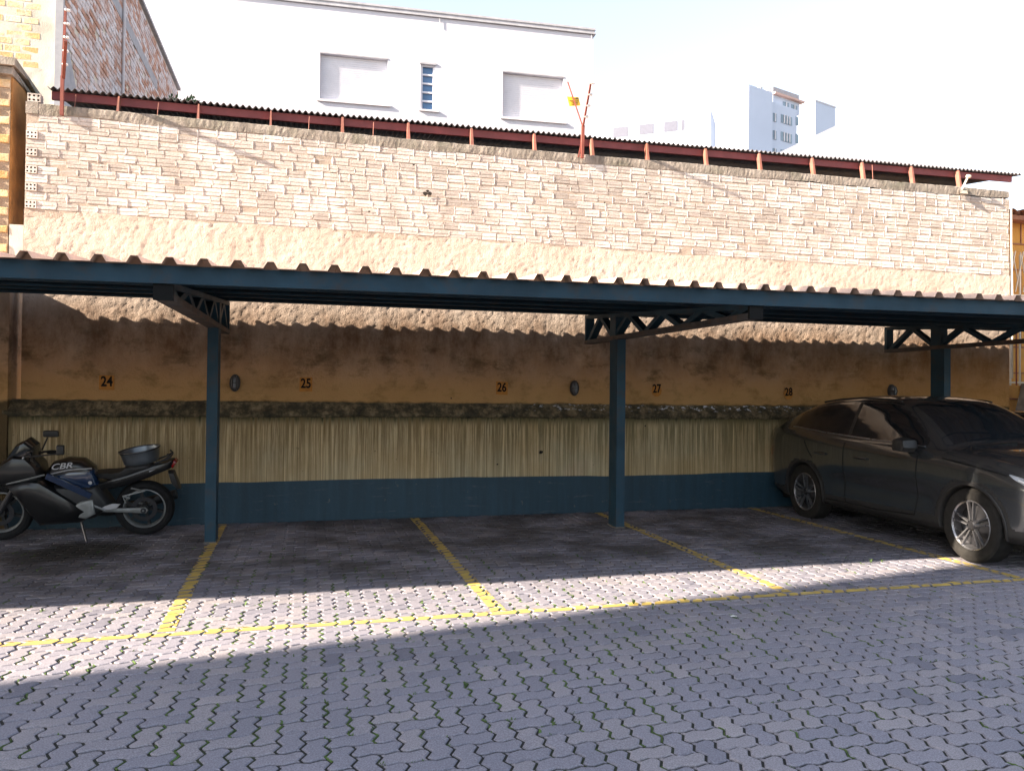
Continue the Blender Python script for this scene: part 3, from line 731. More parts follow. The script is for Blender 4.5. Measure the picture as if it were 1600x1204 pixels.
def make_truss(xc):
    wh = .055; yb, yf = YR-.03, YF+.14
    top = lambda y: sheet_z(xc, y)-.118-.025
    zb0, zb1 = 2.375, top(yf)-.075
    bot = lambda y: zb1+(zb0-zb1)*min(1, (y-yf)/(yb-yf))
    e = MB(); e.bar((xc, yb, top(yb)), (xc, yf, top(yf)), .12, .045); tr = e.build('truss', MAT['steel'], cp)
    e = MB(); e.bar((xc, yb, bot(yb)), (xc, yf, bot(yf)), .125, .05); e.build('bottom_chord', MAT['steel_edge'], tr)
    e = MB(); e.bar((xc, yb-.025, bot(yb)+.02), (xc, yb-.025, top(yb)-.02), .12, .05); e.build('end_post', MAT['steel'], tr)
    e = MB(); e.box((xc-.066, yf-.03, bot(yf)-.03), (xc+.066, yf, top(yf)+.03)); e.build('end_plate', MAT['black'], tr)
    ysn = [yb-.06]
    while ysn[-1] > yf+.30: ysn.append(ysn[-1]-.45)
    for k in range(len(ysn)-1):
        a, b = ysn[k], max(ysn[k+1], yf+.05)
        pa = (bot if k % 2 == 0 else top); pb = (top if k % 2 == 0 else bot)
        e = MB(); e.bar((xc, a, pa(a)), (xc, b, pb(b)), .055, .09, up=(1,0,0)); e.build('diagonal', MAT['steel'], tr)
def make_post(xc, y=-1.18):
    z0 = gz(y)-.02; zt = 2.365
    mb = MB()
    mb.box((xc-.055, y-.12, z0), (xc+.055, y+.12, zt)); o = mb.build('post', MAT['steel'], cp)
    mb = MB(); mb.box((xc-.057, y-.06, zt-.05), (xc+.057, y+.12, sheet_z(xc, y)-.12)); mb.build('post_head', MAT['steel'], o)
    mb = MB(); mb.box((xc-.062, y-.127, z0), (xc+.062, y+.127, z0+.035)); mb.build('base_collar', MAT['concrete'], o)
TX = (-10.5, -5.75, -.988, 3.70, 8.55, 13.3)
for xc in TX: make_truss(xc); make_post(xc)

# ================================================================== numbers and lamps on the wall
rlab = {24: 'small ochre plate reading 24 on the wall behind the motorcycle', 25: 'small ochre plate reading 25, the first one right of the left post',
        26: 'small ochre plate reading 26 above the middle of the empty bays', 27: 'small ochre plate reading 27 just right of the middle post', 28: 'small ochre plate reading 28 on the wall beyond the dark car'}
for num, (px, py) in {24: (167,597), 25: (478,600), 26: (784,606), 27: (1026,608), 28: (1232,613)}.items():
    q = at(px, py, -.012); r_ = root('bay_number_plate', (q.x, -.012, q.z-.09), rlab[num], 'number plate', 'bay numbers on the wall')
    mb = MB(); s_ = .078; jj = lambda: random.uniform(-.006, .006)
    pol = [(q.x-s_+jj(), q.z-.09+jj()), (q.x+s_+jj(), q.z-.09+jj()), (q.x+s_+jj(), q.z+.085+jj()), (q.x-s_+jj(), q.z+.085+jj())]
    if num >= 27: pol = [(q.x+.078*math.cos(a)*(1+jj()), q.z-.02+.085*math.sin(a)) for a in [k*math.pi/5 for k in range(10)]]
    mb.prism(pol, .008, lambda u, v, w_: (u, -.008-w_, v)); mb.build('plate', MAT['plate'], r_)
    me = text_mesh(str(num), .165, .0015, MAT['black'], 'digits', bold=.0045, sx=.78)
    o = bpy.data.objects.new('digits', me); COL.objects.link(o); o.matrix_local = Matrix.Translation((q.x, -.0185, q.z+.005)) @ Matrix.Rotation(math.pi/2, 4, 'X') @ Matrix.Rotation(random.uniform(-.04,.04), 4, 'Z'); adopt(o, r_)
def bulkhead(px, py, label):
    q = at(px, py, -.03); r_ = root('bulkhead_lamp', (q.x, 0, q.z), label, 'wall lamp', 'caged wall lamps')
    def oval(n, a, b, y): return [(q.x+a*math.cos(t), y, q.z+b*math.sin(t)) for t in [2*math.pi*k/n for k in range(n)]]
    mb = MB(); rings = [oval(20,.062,.105,.01), oval(20,.065,.108,-.03), oval(20,.058,.10,-.045), oval(20,.046,.086,-.046)]
    mb.add(sum(rings, []), [(i*20+k, (i+1)*20+k, (i+1)*20+(k+1) % 20, i*20+(k+1) % 20) for i in range(3) for k in range(20)]); mb.build('lamp_body', MAT['lamp_body'], r_, smooth=True)
    mb = MB(); rings = [oval(20,.047,.087,-.044), oval(20,.043,.08,-.075), oval(20,.032,.062,-.098), oval(20,.012,.025,-.108)]
    mb.add(sum(rings, []), [(i*20+k, (i+1)*20+k, (i+1)*20+(k+1) % 20, i*20+(k+1) % 20) for i in range(3) for k in range(20)]+[tuple(range(60, 80))]); mb.build('lamp_glass', MAT['lamp_glass'], r_, smooth=True)
    mb = MB()
    for dx in (-.022, .022): mb.tube([(q.x+dx, -.042, q.z+.085), (q.x+dx, -.088, q.z+.07), (q.x+dx*1.1, -.114, q.z), (q.x+dx, -.088, q.z-.07), (q.x+dx, -.042, q.z-.085)], .005, 5)
    mb.tube([(q.x-.056, -.042, q.z), (q.x-.04, -.09, q.z), (q.x, -.116, q.z), (q.x+.04, -.09, q.z), (q.x+.056, -.042, q.z)], .005, 5)
    mb.build('wire_cage', MAT['lamp_body'], r_, smooth=True)
bulkhead(367, 598, 'dark oval caged wall lamp just right of the left post')
bulkhead(898, 606, 'dark oval caged wall lamp just left of the middle post')
bulkhead(1394, 611, 'oval caged wall lamp peeking over the roof of the grey car')

# ================================================================== SHED ROOF behind the wall
sh = root('shed_roof', (4, .3, 4.9), 'low dark corrugated shed roof with red fascia along the top of the wall', 'roof')
ZS = lambda x: 5.240+.0105*max(0, x+.7)+.003*(x+3.2)
SX0, SX1 = -3.05, 11.5
nsheet = 12; sw = (SX1-SX0)/nsheet
for k in range(nsheet):
    mb = MB(); xa = SX0+k*sw; xb = xa+sw+.03; n = int((xb-xa)/.0095); vs = []
    for th in (0, .006):
        for y, up in ((.2, 0), (2.6, .30)):
            for i in range(n+1):
                xx = xa+(xb-xa)*i/n; vs.append((xx, y, ZS(xx)+up+.017*math.cos(2*math.pi*xx/.0765)+.012+th+(k % 2)*.003))
    N1 = n+1; fs = [(i, i+1, N1+i+1, N1+i) for i in range(n)]+[(2*N1+i, 3*N1+i, 3*N1+i+1, 2*N1+i+1) for i in range(n)]+[(i, 2*N1+i, 2*N1+i+1, i+1) for i in range(n)]
    mb.add(vs, fs); mb.build('roof_sheet', MAT['fibre'], sh, smooth=True)
mb = MB()
for k in range(14):
    xa = SX0+.03+(SX1-SX0-.15)*k/14; xb = SX0+.03+(SX1-SX0-.15)*(k+1)/14
    mb.add([(x, y, ZS(x)+dz) for x in (xa, xb) for y, dz in ((.26,-.104),(.26,-.006),(.30,-.006),(.30,-.104))], [(0,4,5,1),(1,5,6,2),(2,6,7,3),(3,7,4,0)])
mb.build('fascia', MAT['fascia'], sh)
mb = MB(); mb.box((SX0+.1, 1.2, 4.0), (SX1-.3, 1.25, 5.28)); mb.build('shed_back_lining', MAT['shedin'], sh)
mb = MB(); mb.box((SX0+.1, .205, 4.6), (SX1-.3, 1.2, 4.72)); mb.build('shed_floor', MAT['shedin'], sh)
for px in (185, 310, 423, 535, 638, 737, 835, 925, 1011, 1103, 1187, 1270, 1348, 1425, 1498):
    q = at(px, 200, .18); e = MB(); zt = ZS(q.x)-.02
    wv = .018 if px > 500 else .012
    e.add([(q.x-wv*1.3, .10, 4.93), (q.x+wv*1.3, .10, 4.93), (q.x+wv*1.3, .16, 4.93), (q.x-wv*1.3, .16, 4.93), (q.x-wv*.7, .17, zt), (q.x+wv*.7, .17, zt), (q.x+wv*.7, .25, zt), (q.x-wv*.7, .25, zt)], [(3,2,1,0),(4,5,6,7),(0,1,5,4),(1,2,6,5),(2,3,7,6),(3,0,4,7)])
    e.build('bracket', MAT['stub'], sh)
for px in (115, 245, 482, 583, 1365):
    q = at(px, 200, .14); e = MB(); e.tube([(q.x, .14, 4.95), (q.x+.01, .18, ZS(q.x)-.05)], .005, 5); e.build('tie_rod', MAT['stub'], sh)

# ---- security posts on the wall
def arm(mb, ins, a, b, r, n=4):
    mb.bar(a, b, r*2, r*2); a = Vector(a); b = Vector(b)
    for k in range(1, n+1):
        p = a+(b-a)*(k/(n+.05)); ins.lathe([(.0,-.03),(.016,-.03),(.02,-.012),(.012,0),(.02,.012),(.016,.03),(0,.03)], (p.x+.02, p.y, p.z), 'x', 8)
p1 = root('security_post', (-2.82, -.02, 4.8), 'rust red forked security post near the left end of the wall', 'post', 'forked security posts on the wall')
mb = MB(); mb.bar((-2.825,-.035,4.86), (-2.825,-.03,5.32), .035, .035); mb.build('stake', MAT['rust'], p1)
mb = MB(); ins = MB(); arm(mb, ins, (-2.825,-.03,5.30), (-2.80,-.05,6.1), .013, 5); o = mb.build('arm', MAT['rust'], p1); ins.build('insulator', MAT['insul'], o)
mb = MB(); ins = MB(); arm(mb, ins, (-2.815,-.03,5.30), (-2.70,-.38,5.60), .017, 1); o = mb.build('arm', MAT['rust'], p1)
p2 = root('security_post', (3.62, -.03, 4.85), 'forked security post carrying the yellow sign at mid wall', 'post', 'forked security posts on the wall')
mb = MB(); mb.bar((3.622,-.04,4.93), (3.63,-.04,5.38), .04, .04); mb.bar((3.57,-.03,4.94), (3.625,-.035,5.2), .012, .02); mb.build('stake', MAT['rust'], p2)
mb = MB(); ins = MB(); arm(mb, ins, (3.63,-.04,5.36), (3.60,-.42,5.83), .012, 4); o = mb.build('arm', MAT['rust'], p2); ins.build('insulator', MAT['insul'], o)
mb = MB(); ins = MB(); arm(mb, ins, (3.63,-.04,5.36), (3.415,.0,5.98), .008, 5); o = mb.build('arm', MAT['rust'], p2)
sg = root('warning_sign', (3.45, .01, 5.6), 'small yellow warning sign hung on the thin arm of the post', 'sign')
q0 = at(886,151,.012); q1 = at(904,152,.012); q2 = at(907,165,.012); q3 = at(890,166,.012)
mb = MB(); mb.add([q3,q2,q1,q0]+[v+Vector((0,.006,0)) for v in (q3,q2,q1,q0)], [(0,1,2,3),(7,6,5,4),(0,4,5,1),(1,5,6,2),(2,6,7,3),(3,7,4,0)]); mb.build('plate', MAT['sign'], sg)
mb = MB()
for t0, a0, a1, hh in ((.8,.42,.95,.07), (.55,.12,.9,.05), (.36,.3,.85,.05), (.18,.2,.8,.05)):
    L = lambda a, t: (q3+(q2-q3)*a)*(1-t)+(q0+(q1-q0)*a)*t+Vector((0,-.003,0))
    mb.add([L(a0,t0-hh),L(a1,t0-hh),L(a1,t0+hh),L(a0,t0+hh)], [(0,1,2,3)])
mb.build('printed_lines', plain('sign_print', (.20,.10,.02), .6), sg)
p3 = root('security_post', (9.95, -.02, 4.9), 'broken short post stub near the right end of the wall', 'post', 'forked security posts on the wall')
a = at(1504,290,-.04); b = at(1511,277,-.10); mb = MB(); mb.bar((a.x,-.03,a.z-.06), (b.x,-.12,b.z), .022, .022); mb.lathe([(0,-.03),(.025,-.03),(.03,0),(.025,.03),(0,.03)], (b.x+.01,-.12,b.z+.01), 'x', 8); mb.build('stub', MAT['lattice'], p3)
mb = MB(); q = at(1503, 297, -.03); mb.add([(q.x-.07,-.06,q.z-.06),(q.x+.06,-.09,q.z-.07),(q.x+.1,-.02,q.z+.04),(q.x-.05,-.02,q.z+.06),(q.x,-.02,q.z-.09)], [(0,1,2,3),(0,4,1),(0,3,4),(1,4,2)]); mb.build('mortar_lump', MAT['coping'], p3)

# ================================================================== BUILDINGS AROUND
def facade(frame, u0, u1, v0, v1, holes, depth, mb):
    # wall face with rectangular openings and their reveals; frame(u, v, w): w = into the wall
    us = sorted({u0, u1, *[h[0] for h in holes], *[h[1] for h in holes]}); vs_ = sorted({v0, v1, *[h[2] for h in holes], *[h[3] for h in holes]})
    for a, b in zip(us, us[1:]):
        for c, d in zip(vs_, vs_[1:]):
            if any(h[0] <= (a+b)/2 <= h[1] and h[2] <= (c+d)/2 <= h[3] for h in holes): continue
            mb.add([frame(a,c,0), frame(b,c,0), frame(b,d,0), frame(a,d,0)], [(0,1,2,3)])
    for a, b, c, d in holes:
        q = [(a,c),(b,c),(b,d),(a,d)]
        for (p, r) in zip(q, q[1:]+q[:1]): mb.add([frame(*p,0), frame(*p,depth), frame(*r,depth), frame(*r,0)], [(0,1,2,3)])
# white house beyond the shed
HP = Vector((7.171, 9.0, 0)); HU = Vector((.99845, -.0557, 0)); HN = Vector((.0557, .99845, 0))
HK = 1.3
hf = lambda u, v, w_: tuple(CAM+(HP+HU*u+HN*w_+Vector((0,0,v))-CAM)*HK)
hs = root('white_house', (1.5, 13, 0), 'white two-storey house with closed shutters behind the shed roof', 'house')
HL = -13.0
holes = [(-7.0,-5.36,8.86,10.0), (-4.53,-4.17,8.82,9.97), (-2.42,-.8,8.80,9.97)]
mb = MB(); facade(hf, HL, 0, .38, 11.18, holes, .13, mb)
for a, b in (((0,0),(0,9)), ((0,9),(HL,9)), ((HL,9),(HL,0))):
    mb.add([hf(a[0],.38,a[1]), hf(b[0],.38,b[1]), hf(b[0],11.18,b[1]), hf(a[0],11.18,a[1])], [(0,1,2,3)])
mb.add([hf(HL,11.18,0), hf(0,11.18,0), hf(0,11.18,9), hf(HL,11.18,9)], [(0,1,2,3)])
mb.build('wall', MAT['house'], hs)
def hbox(mb, u0, u1, v0, v1, w0, w1): 
    q = [hf(u,v,w_) for v in (v0,v1) for u, w_ in ((u0,w0),(u1,w0),(u1,w1),(u0,w1))]
    mb.add(q, [(3,2,1,0),(4,5,6,7),(0,1,5,4),(1,2,6,5),(2,3,7,6),(3,0,4,7)])
mb = MB(); hbox(mb, HL-.06, .06, 11.185, 11.225, -.05, 9); hbox(mb, HL-.06, .06, 11.30, 11.35, -.03, 9); hbox(mb, HL-.03, .03, 11.226, 11.299, -.01, 8.9); mb.build('roof_edge', MAT['gutter'], hs)
for h in (holes[0], holes[2]):
    mb = MB(); n = 22
    for k in range(n):
        z0 = h[2]+(h[3]-h[2])*k/n; z1 = h[2]+(h[3]-h[2])*(k+.82)/n
        mb.add([hf(h[0],z0,.115), hf(h[1],z0,.115), hf(h[1],z1,.10), hf(h[0],z1,.10), hf(h[0],z1+.012,.128), hf(h[1],z1+.012,.128)], [(0,1,2,3),(3,2,5,4)])
    o = mb.build('shutter', MAT['shutter'], hs); tag(o)
    mb = MB(); hbox(mb, h[0]-.06, h[1]+.08, h[2]-.05, h[2]-.001, -.05, .12); mb.build('sill', MAT['trim'], hs)
    mb = MB(); hbox(mb, h[0]-.01, h[1]+.01, h[3]+.001, h[3]+.035, -.015, .12); mb.build('lintel', MAT['gutter'], hs)
h = holes[1]
mb = MB(); hbox(mb, h[0], h[0]+.05, h[2], h[3], .04, .12); hbox(mb, h[1]-.05, h[1], h[2], h[3], .04, .12)
for k in range(6): zz = h[2]+(h[3]-h[2]-.035)*k/5; hbox(mb, h[0]+.05, h[1]-.05, zz, zz+.035, .045, .115)
fr = mb.build('louvre_window', MAT['shutter'], hs)
for k in range(5):
    z0 = h[2]+(h[3]-h[2]-.035)*k/5+.035; z1 = h[2]+(h[3]-h[2]-.035)*(k+1)/5; mb = MB()
    mb.add([hf(h[0]+.05,z0,.085), hf(h[1]-.05,z0,.085), hf(h[1]-.05,z1,.10), hf(h[0]+.05,z1,.10)], [(0,1,2,3)]); mb.build('pane', MAT['pane'], fr)
mb = MB(); hbox(mb, h[0]-.04, h[1]+.10, h[2]-.045, h[2]-.001, -.05, .12); mb.build('sill', MAT['trim'], hs)
mb = MB(); hbox(mb, h[0]-.03, h[1]+.03, h[3]+.001, h[3]+.05, -.03, .12); mb.build('lintel', MAT['gutter'], hs)
mb = MB(); mb.tube([hf(-.06,11.2,-.03), hf(-.05,10.4,-.04), hf(-.03,9.6,-.05), hf(.0,9.0,-.06), hf(.03,8.6,-.05)], .012, 5); mb.build('hanging_cable', MAT['cable'], hs)
mb = MB(); mb.tube([hf(-4.07,11.18,-.03), hf(-4.06,10.95,-.03)], .012, 5); mb.build('hanging_cable', MAT['cable'], hs)

# tall brick building on the left
tb = root('brick_building', (-6.5, 8, 0), 'tall lime-washed red brick building rising above the wall at left', 'building')
TXX, TY0, TY1, TZ = -3.83, 3.5, 14.4, 10.55
mb = MB(); mb.box((-9.5, TY0+.02, 0), (TXX-.02, TY1, TZ)); mb.build('wall', MAT['whitewash'], tb)
cells = []; rb = random.Random(8)
for c in range(52):
    z = 5.7+c*.103; yy = TY0+.06+(.11 if c % 2 else 0)
    if z > TZ-.1: break
    while yy < TY1-.15:
        L = .215*rb.uniform(.9, 1.1)
        band = 9.33 < z < 9.56 and 5.6 < yy < 11.2
        patch = z < 7.55-(yy-TY0)*1.15 and yy < 5.5
        if not band and not patch and rb.random() < .985: cells.append((yy+L/2, z, L-.012, .085))
        yy += L+.012
lay_bricks(tb, cells, MAT['rbrick'], MAT['rbrick_a'], frame=lambda u, v, w_: (TXX-.012+w_, u, v), seed=6, limit=0, jag=.006, proud=.014, mass_name='side_brickwork')
mb = MB(); mb.box((TXX-.03, 5.6, 9.31), (TXX+.01, 11.2, 9.56)); mb.build('concrete_band', MAT['gutter'], tb)
mb = MB(); mb.add([(TXX+.006,TY0+.05,5.0),(TXX+.006,5.4,5.0),(TXX+.006,5.4,5.4),(TXX+.006,TY0+.05,7.5)], [(0,1,2,3)]); mb.build('cement_patch', MAT['gutter'], tb)
mb = MB(); mb.box((TXX-.10, TY0-.02, 5.0), (TXX+.01, TY0+.05, TZ)); mb.build('corner_render', MAT['gutter'], tb)
mb = MB(); mb.box((-9.5, TY0-.06, TZ), (TXX+.07, TY1+.05, TZ+.07)); mb.build('roof_edge', MAT['gutter'], tb)
mb = MB(); mb.tube([(TXX+.04, 7.4, 5.0), (TXX+.04, 7.4, 9.0), (TXX+.04, 7.36, TZ)], .028, 8); mb.build('downpipe', MAT['trim'], tb, smooth=True)
cells = []
for c in range(30):
    z = 6.75+c*.115; x = TXX-.30-(.12 if c % 2 else 0)-rb.uniform(0, .06)
    while x > -6.6:
        L = .235
        if rb.random() < .75: cells.append((x-L/2, z, L-.015, .098))
        x -= L+.012
lay_bricks(tb, cells, MAT['ybrick'], MAT['ybrick_a'], frame=lambda u, v, w_: (u, TY0+.024-w_, v), seed=16, jag=.004, proud=.006)
mb = MB(); rough_face(mb, -9.5, TXX-.1, 5.0, 6.7, TY0+.01, .06, .015); mb.build('render_patch', MAT['whitewash'], tb, smooth='all')

# small trees between shed and house
def tree(x, y, zt, rad, label, seed):
    r_ = root('small_tree', (x, y, 0), label, 'tree', 'trees behind the shed'); rt = random.Random(seed)
    mb = MB(); mb.tube([(x, y, 0), (x+.05, y, zt*.4), (x-.03, y+.04, zt*.75), (x, y, zt-rad*.6)], [.10, .08, .05, .015], 8)
    for k in range(7):
        a = rt.uniform(0, 6.28); z0 = zt-rad*rt.uniform(1.2, 2.6); e = Vector((x+math.cos(a)*rad*.8, y+math.sin(a)*rad*.8, z0+rad*.7)); mb.tube([(x, y, z0), ((x+e.x)/2, (y+e.y)/2, z0+rad*.25), e], [.03, .02, .006], 5)
    mb.build('trunk', MAT['bark'], r_, smooth=True)
    mb = MB(); cl = [(Vector((rt.gauss(0,.5)*rad, rt.gauss(0,.5)*rad, zt-rad*rt.uniform(.3, 2.2))), rad*rt.uniform(.28,.5)) for _ in range(14)]
    for c, cr in cl:
        for _ in range(130):
            d = Vector((rt.gauss(0,1), rt.gauss(0,1), rt.gauss(0,1))).normalized()*cr*rt.uniform(.35, 1.0); p = c+d+Vector((x, y, 0))
            if p.z > zt: continue
            n1 = Vector((rt.gauss(0,1), rt.gauss(0,1), rt.gauss(0,1))).normalized(); n2 = n1.orthogonal().normalized(); s_ = rt.uniform(.035, .07)
            mb.add([p, p+n1*s_+n2*s_*.4, p+n1*s_*2, p+n1*s_-n2*s_*.4], [(0,1,2,3)])
    mb.build('crown', MAT['leaf'], r_)
tree(-2.46, 7.0, 7.72, .45, 'leafy tree top poking over the shed, nearer the brick building', 1)
tree(-2.02, 7.1, 7.72, .42, 'leafy tree top poking over the shed, just right of its neighbour', 2)

# distant apartment tower
def rotbox(mb, c, ang, lw, rw_, z0, z1):
    # corner c facing the camera, left face runs along dl, right face along dr
    dl = Vector((-math.cos(ang), math.sin(ang), 0)); dr = Vector((math.sin(ang), math.cos(ang), 0)); c = Vector((c[0], c[1], 0))
    P = [c, c+dr*rw_, c+dr*rw_+dl*lw, c+dl*lw]
    mb.add([p+Vector((0,0,z0)) for p in P]+[p+Vector((0,0,z1)) for p in P], [(3,2,1,0),(4,5,6,7),(0,1,5,4),(1,2,6,5),(2,3,7,6),(3,0,4,7)])
    return c, dl, dr
at_ = at
ap = root('apartment_tower', (45, 66, 0), 'distant pale apartment tower with windows and terracotta roof trim', 'building')
ANG = math.radians(72); nR = Vector((math.cos(ANG), -math.sin(ANG), 0)); nL = Vector((-math.sin(ANG), -math.cos(ANG), 0))
def upx(base, dirv, px):                  # distance along dirv from base to the vertical line seen at px
    d = ray(px, 200); n_ = Vector((d.y, -d.x, 0)); return (CAM-base).dot(n_)/dirv.dot(n_)
def zpx(base, dirv, u, py):               # height of the point seen at row py above base + dirv*u
    P = base+dirv*u; dz = (P-CAM); t = math.hypot(dz.x, dz.y); px = 800
    lo, hi = 0.0, 80.0
    for _ in range(40):
        mi = (lo+hi)/2
        if proj((P.x, P.y, mi))[1] > py: lo = mi
        else: hi = mi
    return lo
c0 = at(1170, 132, 60); C = Vector((c0.x, c0.y, 0)); DR = Vector((math.sin(ANG), math.cos(ANG), 0)); DL = Vector((-math.cos(ANG), math.sin(ANG), 0))
w1 = upx(C, DR, 1207); w2 = upx(C, DR, 1249)
mb = MB(); rotbox(mb, c0, ANG, 16, w1, 0, c0.z); mb.build('stair_wall', MAT['fartower'], ap)
zw = zpx(C, DR, w1, 157)
q = C+DR*(w1+.01)+DL*.3; mb = MB(); rotbox(mb, q, ANG, 14, w2-w1, 0, zw); mb.build('window_wall', MAT['fartower'], ap)
def rwin(base, dirv, nrm, u0, u1, z0, z1, parts=1):
    e = MB(); a = base+dirv*u0; b = base+dirv*u1; o_ = nrm*.05
    e.add([Vector((p.x,p.y,z))+k for k in (o_, o_*-1) for p, z in ((a,z0),(b,z0),(b,z1),(a,z1))], [(0,1,2,3),(0,4,5,1),(1,5,6,2),(2,6,7,3),(3,7,4,0)])
    f_ = e.build('window', MAT['farglass'], ap)
    if parts > 1:
        e = MB()
        for k in range(1, parts): uu = u0+(u1-u0)*k/parts; m_ = base+dirv*uu+nrm*.09; e.bar((m_.x,m_.y,z0), (m_.x,m_.y,z1), .12, .1)
        e.build('mullion', MAT['trim'], f_)
U = lambda px: upx(q, DR, px)
for r0, r1 in ((177,190), (204,218), (232,246)):
    for pa, pb, k in ((1207.5,1213,2), (1220,1237,4), (1243,1247.5,1)):
        off = (pa-1210)*.16; z1 = zpx(q, DR, U(pa), r0+off); z0 = zpx(q, DR, U(pa), r1+off); rwin(q, DR, nR, U(pa), U(pb), z0, z1, k)
bp = q+DR*U(1217)+DL*.8; zp0, zp1 = zw, zpx(bp, DR, 0, 148); wp = upx(bp, DR, 1249)
mb = MB(); rotbox(mb, bp, ANG, 8, wp, zw, zp1); pent = mb.build('penthouse', MAT['fartower'], ap)
mb = MB(); rotbox(mb, bp-DL*.4-DR*.1, ANG, 8.5, wp+.5, zp1+.001, zp1+.2); mb.build('roof_trim', MAT['farroof'], pent)
mb = MB(); rotbox(mb, bp, ANG, 8, wp-.1, zp1+.201, zp1+.9); mb.build('roof_tank', MAT['gutter'], pent)
for pa, pb in ((1223,1232), (1236,1245)): rwin(bp, DR, nR, upx(bp, DR, pa), upx(bp, DR, pb), zw+.05, zw+(zp1-zw)*.7, 2)
mb = MB(); rotbox(mb, q+DR*.1+DL*1, ANG, 2, U(1215), zw, zpx(q, DR, .1, 143)); mb.build('lift_house', MAT['house'], ap)
t_ = q+DR*U(1214)+DL*1.2; mb = MB(); mb.tube([(t_.x,t_.y,zw), (t_.x,t_.y,zpx(t_, DR, 0, 129))], .10, 5); mb.build('antenna', MAT['gutter'], ap)
t_ = C+DR*(w1*.6)+DL*.5; mb = MB(); mb.lathe([(.0,0),(.3,0),(.32,.3),(.2,.45),(0,.45)], (t_.x,t_.y,c0.z), 'z', 8); mb.build('roof_vent', MAT['gutter'], ap)
for u0 in (2.0, 5.0): rwin(C, DL, nL, u0, u0+.7, c0.z-5.8, c0.z-4.4)
c3 = at(1274, 158, 70); w3 = upx(Vector((c3.x,c3.y,0)), DR, 1305); mb = MB(); rotbox(mb, c3, ANG, 12, w3, 0, c3.z); b2 = root('far_slab_block', (c3.x, c3.y, 0), 'plain pale blue slab block right of the distant tower', 'building'); mb.build('wall', MAT['fartower'], b2)
mb = MB(); rotbox(mb, c3+Vector((-.1,-.1,0)), ANG, 12.4, w3+.2, c3.z+.001, c3.z+.15); mb.build('parapet', MAT['trim'], b2)
# long white block whose upper windows show left of the tower
lbk = root('far_white_block', (33, 58, 0), 'distant white block with a sloping row of small windows', 'building')
ca = at_(1110, 165, 50); mb = MB(); CL, DLL, DRR = rotbox(mb, ca, math.radians(35), 12, 5, 0, ca.z); mb.build('wall', MAT['fartower'], lbk)
nLL = Vector((-math.sin(math.radians(35)), -math.cos(math.radians(35)), 0))
for u0, u1 in ((2.2, 2.5), (2.8, 4.0), (4.9, 6.2), (7.2, 8.6)):
    e = MB(); a = CL+DLL*u0+nLL*.04; b = CL+DLL*u1+nLL*.04; z1 = ca.z-1.0
    e.add([(a.x,a.y,z1-.9),(b.x,b.y,z1-.9),(b.x,b.y,z1),(a.x,a.y,z1)], [(3,2,1,0)]); e.build('window', MAT['darkwin'], lbk)
gb = root('far_gable_house', (50, 45, 0), 'white gabled wall standing before the distant tower', 'house')
ga = at_(1205, 246, 40); gp = at_(1325, 189, 40); gr = at_(1480, 258, 40)
mb = MB(); pol = [(ga.x, 0), (gr.x, 0), (gr.x, gr.z), (gp.x, gp.z), (ga.x, ga.z)]; mb.prism(pol, 10, lambda u, v, w_: (u, 40+w_, v)); mb.build('wall', MAT['house'], gb)
mb = MB()
for a, b in ((ga, gp), (gp, gr)): mb.add([(a.x,40.02,a.z+.01),(b.x,40.02,b.z+.01),(b.x,50.1,b.z+.02),(a.x,50.1,a.z+.02),(a.x,40.02,a.z+.08),(b.x,40.02,b.z+.08),(b.x,50.1,b.z+.12),(a.x,50.1,a.z+.12)], [(3,2,1,0),(4,5,6,7),(0,1,5,4),(1,2,6,5),(2,3,7,6),(3,0,4,7)])
mb.build('roof', MAT['house'], gb)

# right-hand neighbour
oh = root('orange_house', (13, 1.2, 0), 'orange painted house with tiled roof edge beyond the wall end', 'house')
mb = MB(); mb.box((11.25, .9, 0), (17, 6, 4.86)); mb.build('wall', MAT['orange'], oh)
mb = MB()
for k in range(8):
    z = 1.2+k*.46; mb.box((11.25, .885, z), (17, .899, z+.022))
    for i in range(10): xx = 11.45+i*.55+(.27 if k % 2 else 0); mb.box((xx, .886, z+.023), (xx+.02, .8985, z+.459))
mb.build('block_joints', MAT['tile'], oh)
for k in range(16):
    e = MB(); xx = 11.15+k*.22; e.lathe([(.10,0),(.12,.9)], (xx, .62, 4.88), 'y', 8, 0, math.pi); e.lathe([(.085,0),(.105,.9)], (xx, .62, 4.88), 'y', 8, 0, math.pi); e.build('roof_tile', MAT['tile'], oh, smooth=True)
mb = MB(); mb.box((11.1, .66, 4.80), (17, .89, 4.878)); mb.build('eave_board', MAT['tile'], oh)
lt = root('lattice_gate', (12, .45, 0), 'cream steel lattice screen at the right end of the wall', 'gate')
mb = MB()
for xx in (11.62, 11.82, 12.02, 12.22, 12.42, 12.62): mb.bar((xx,.5,1.9), (xx,.5,4.15), .022, .022)
mb.bar((11.5,.5,3.45), (12.8,.5,3.45), .022, .022); mb.bar((11.5,.5,1.95), (12.8,.5,1.95), .03, .03); mb.build('frame', MAT['lattice'], lt)
for k in range(8):
    xx = 11.52+k*.17
    for s_ in (-1, 1):
        e = MB(); e.bar((xx,.47 if s_ > 0 else .53,3.5), (xx+s_*.17,.47 if s_ > 0 else .53,4.2), .016, .012); e.build('slat', MAT['lattice'], lt)
bk = root('concrete_block', (12, .1, 0), 'stained concrete block pillar low at the right end of the wall', 'pillar')
mb = MB(); mb.prism([(11.16,0),(13.2,0),(13.2,1.86),(12.9,1.9),(11.75,1.93),(11.7,1.75),(11.62,1.5),(11.6,1.1),(11.2,1.05)], .75, lambda u, v, w_: (u, .4-w_, v)); mb.build('body', MAT['concrete'], bk)
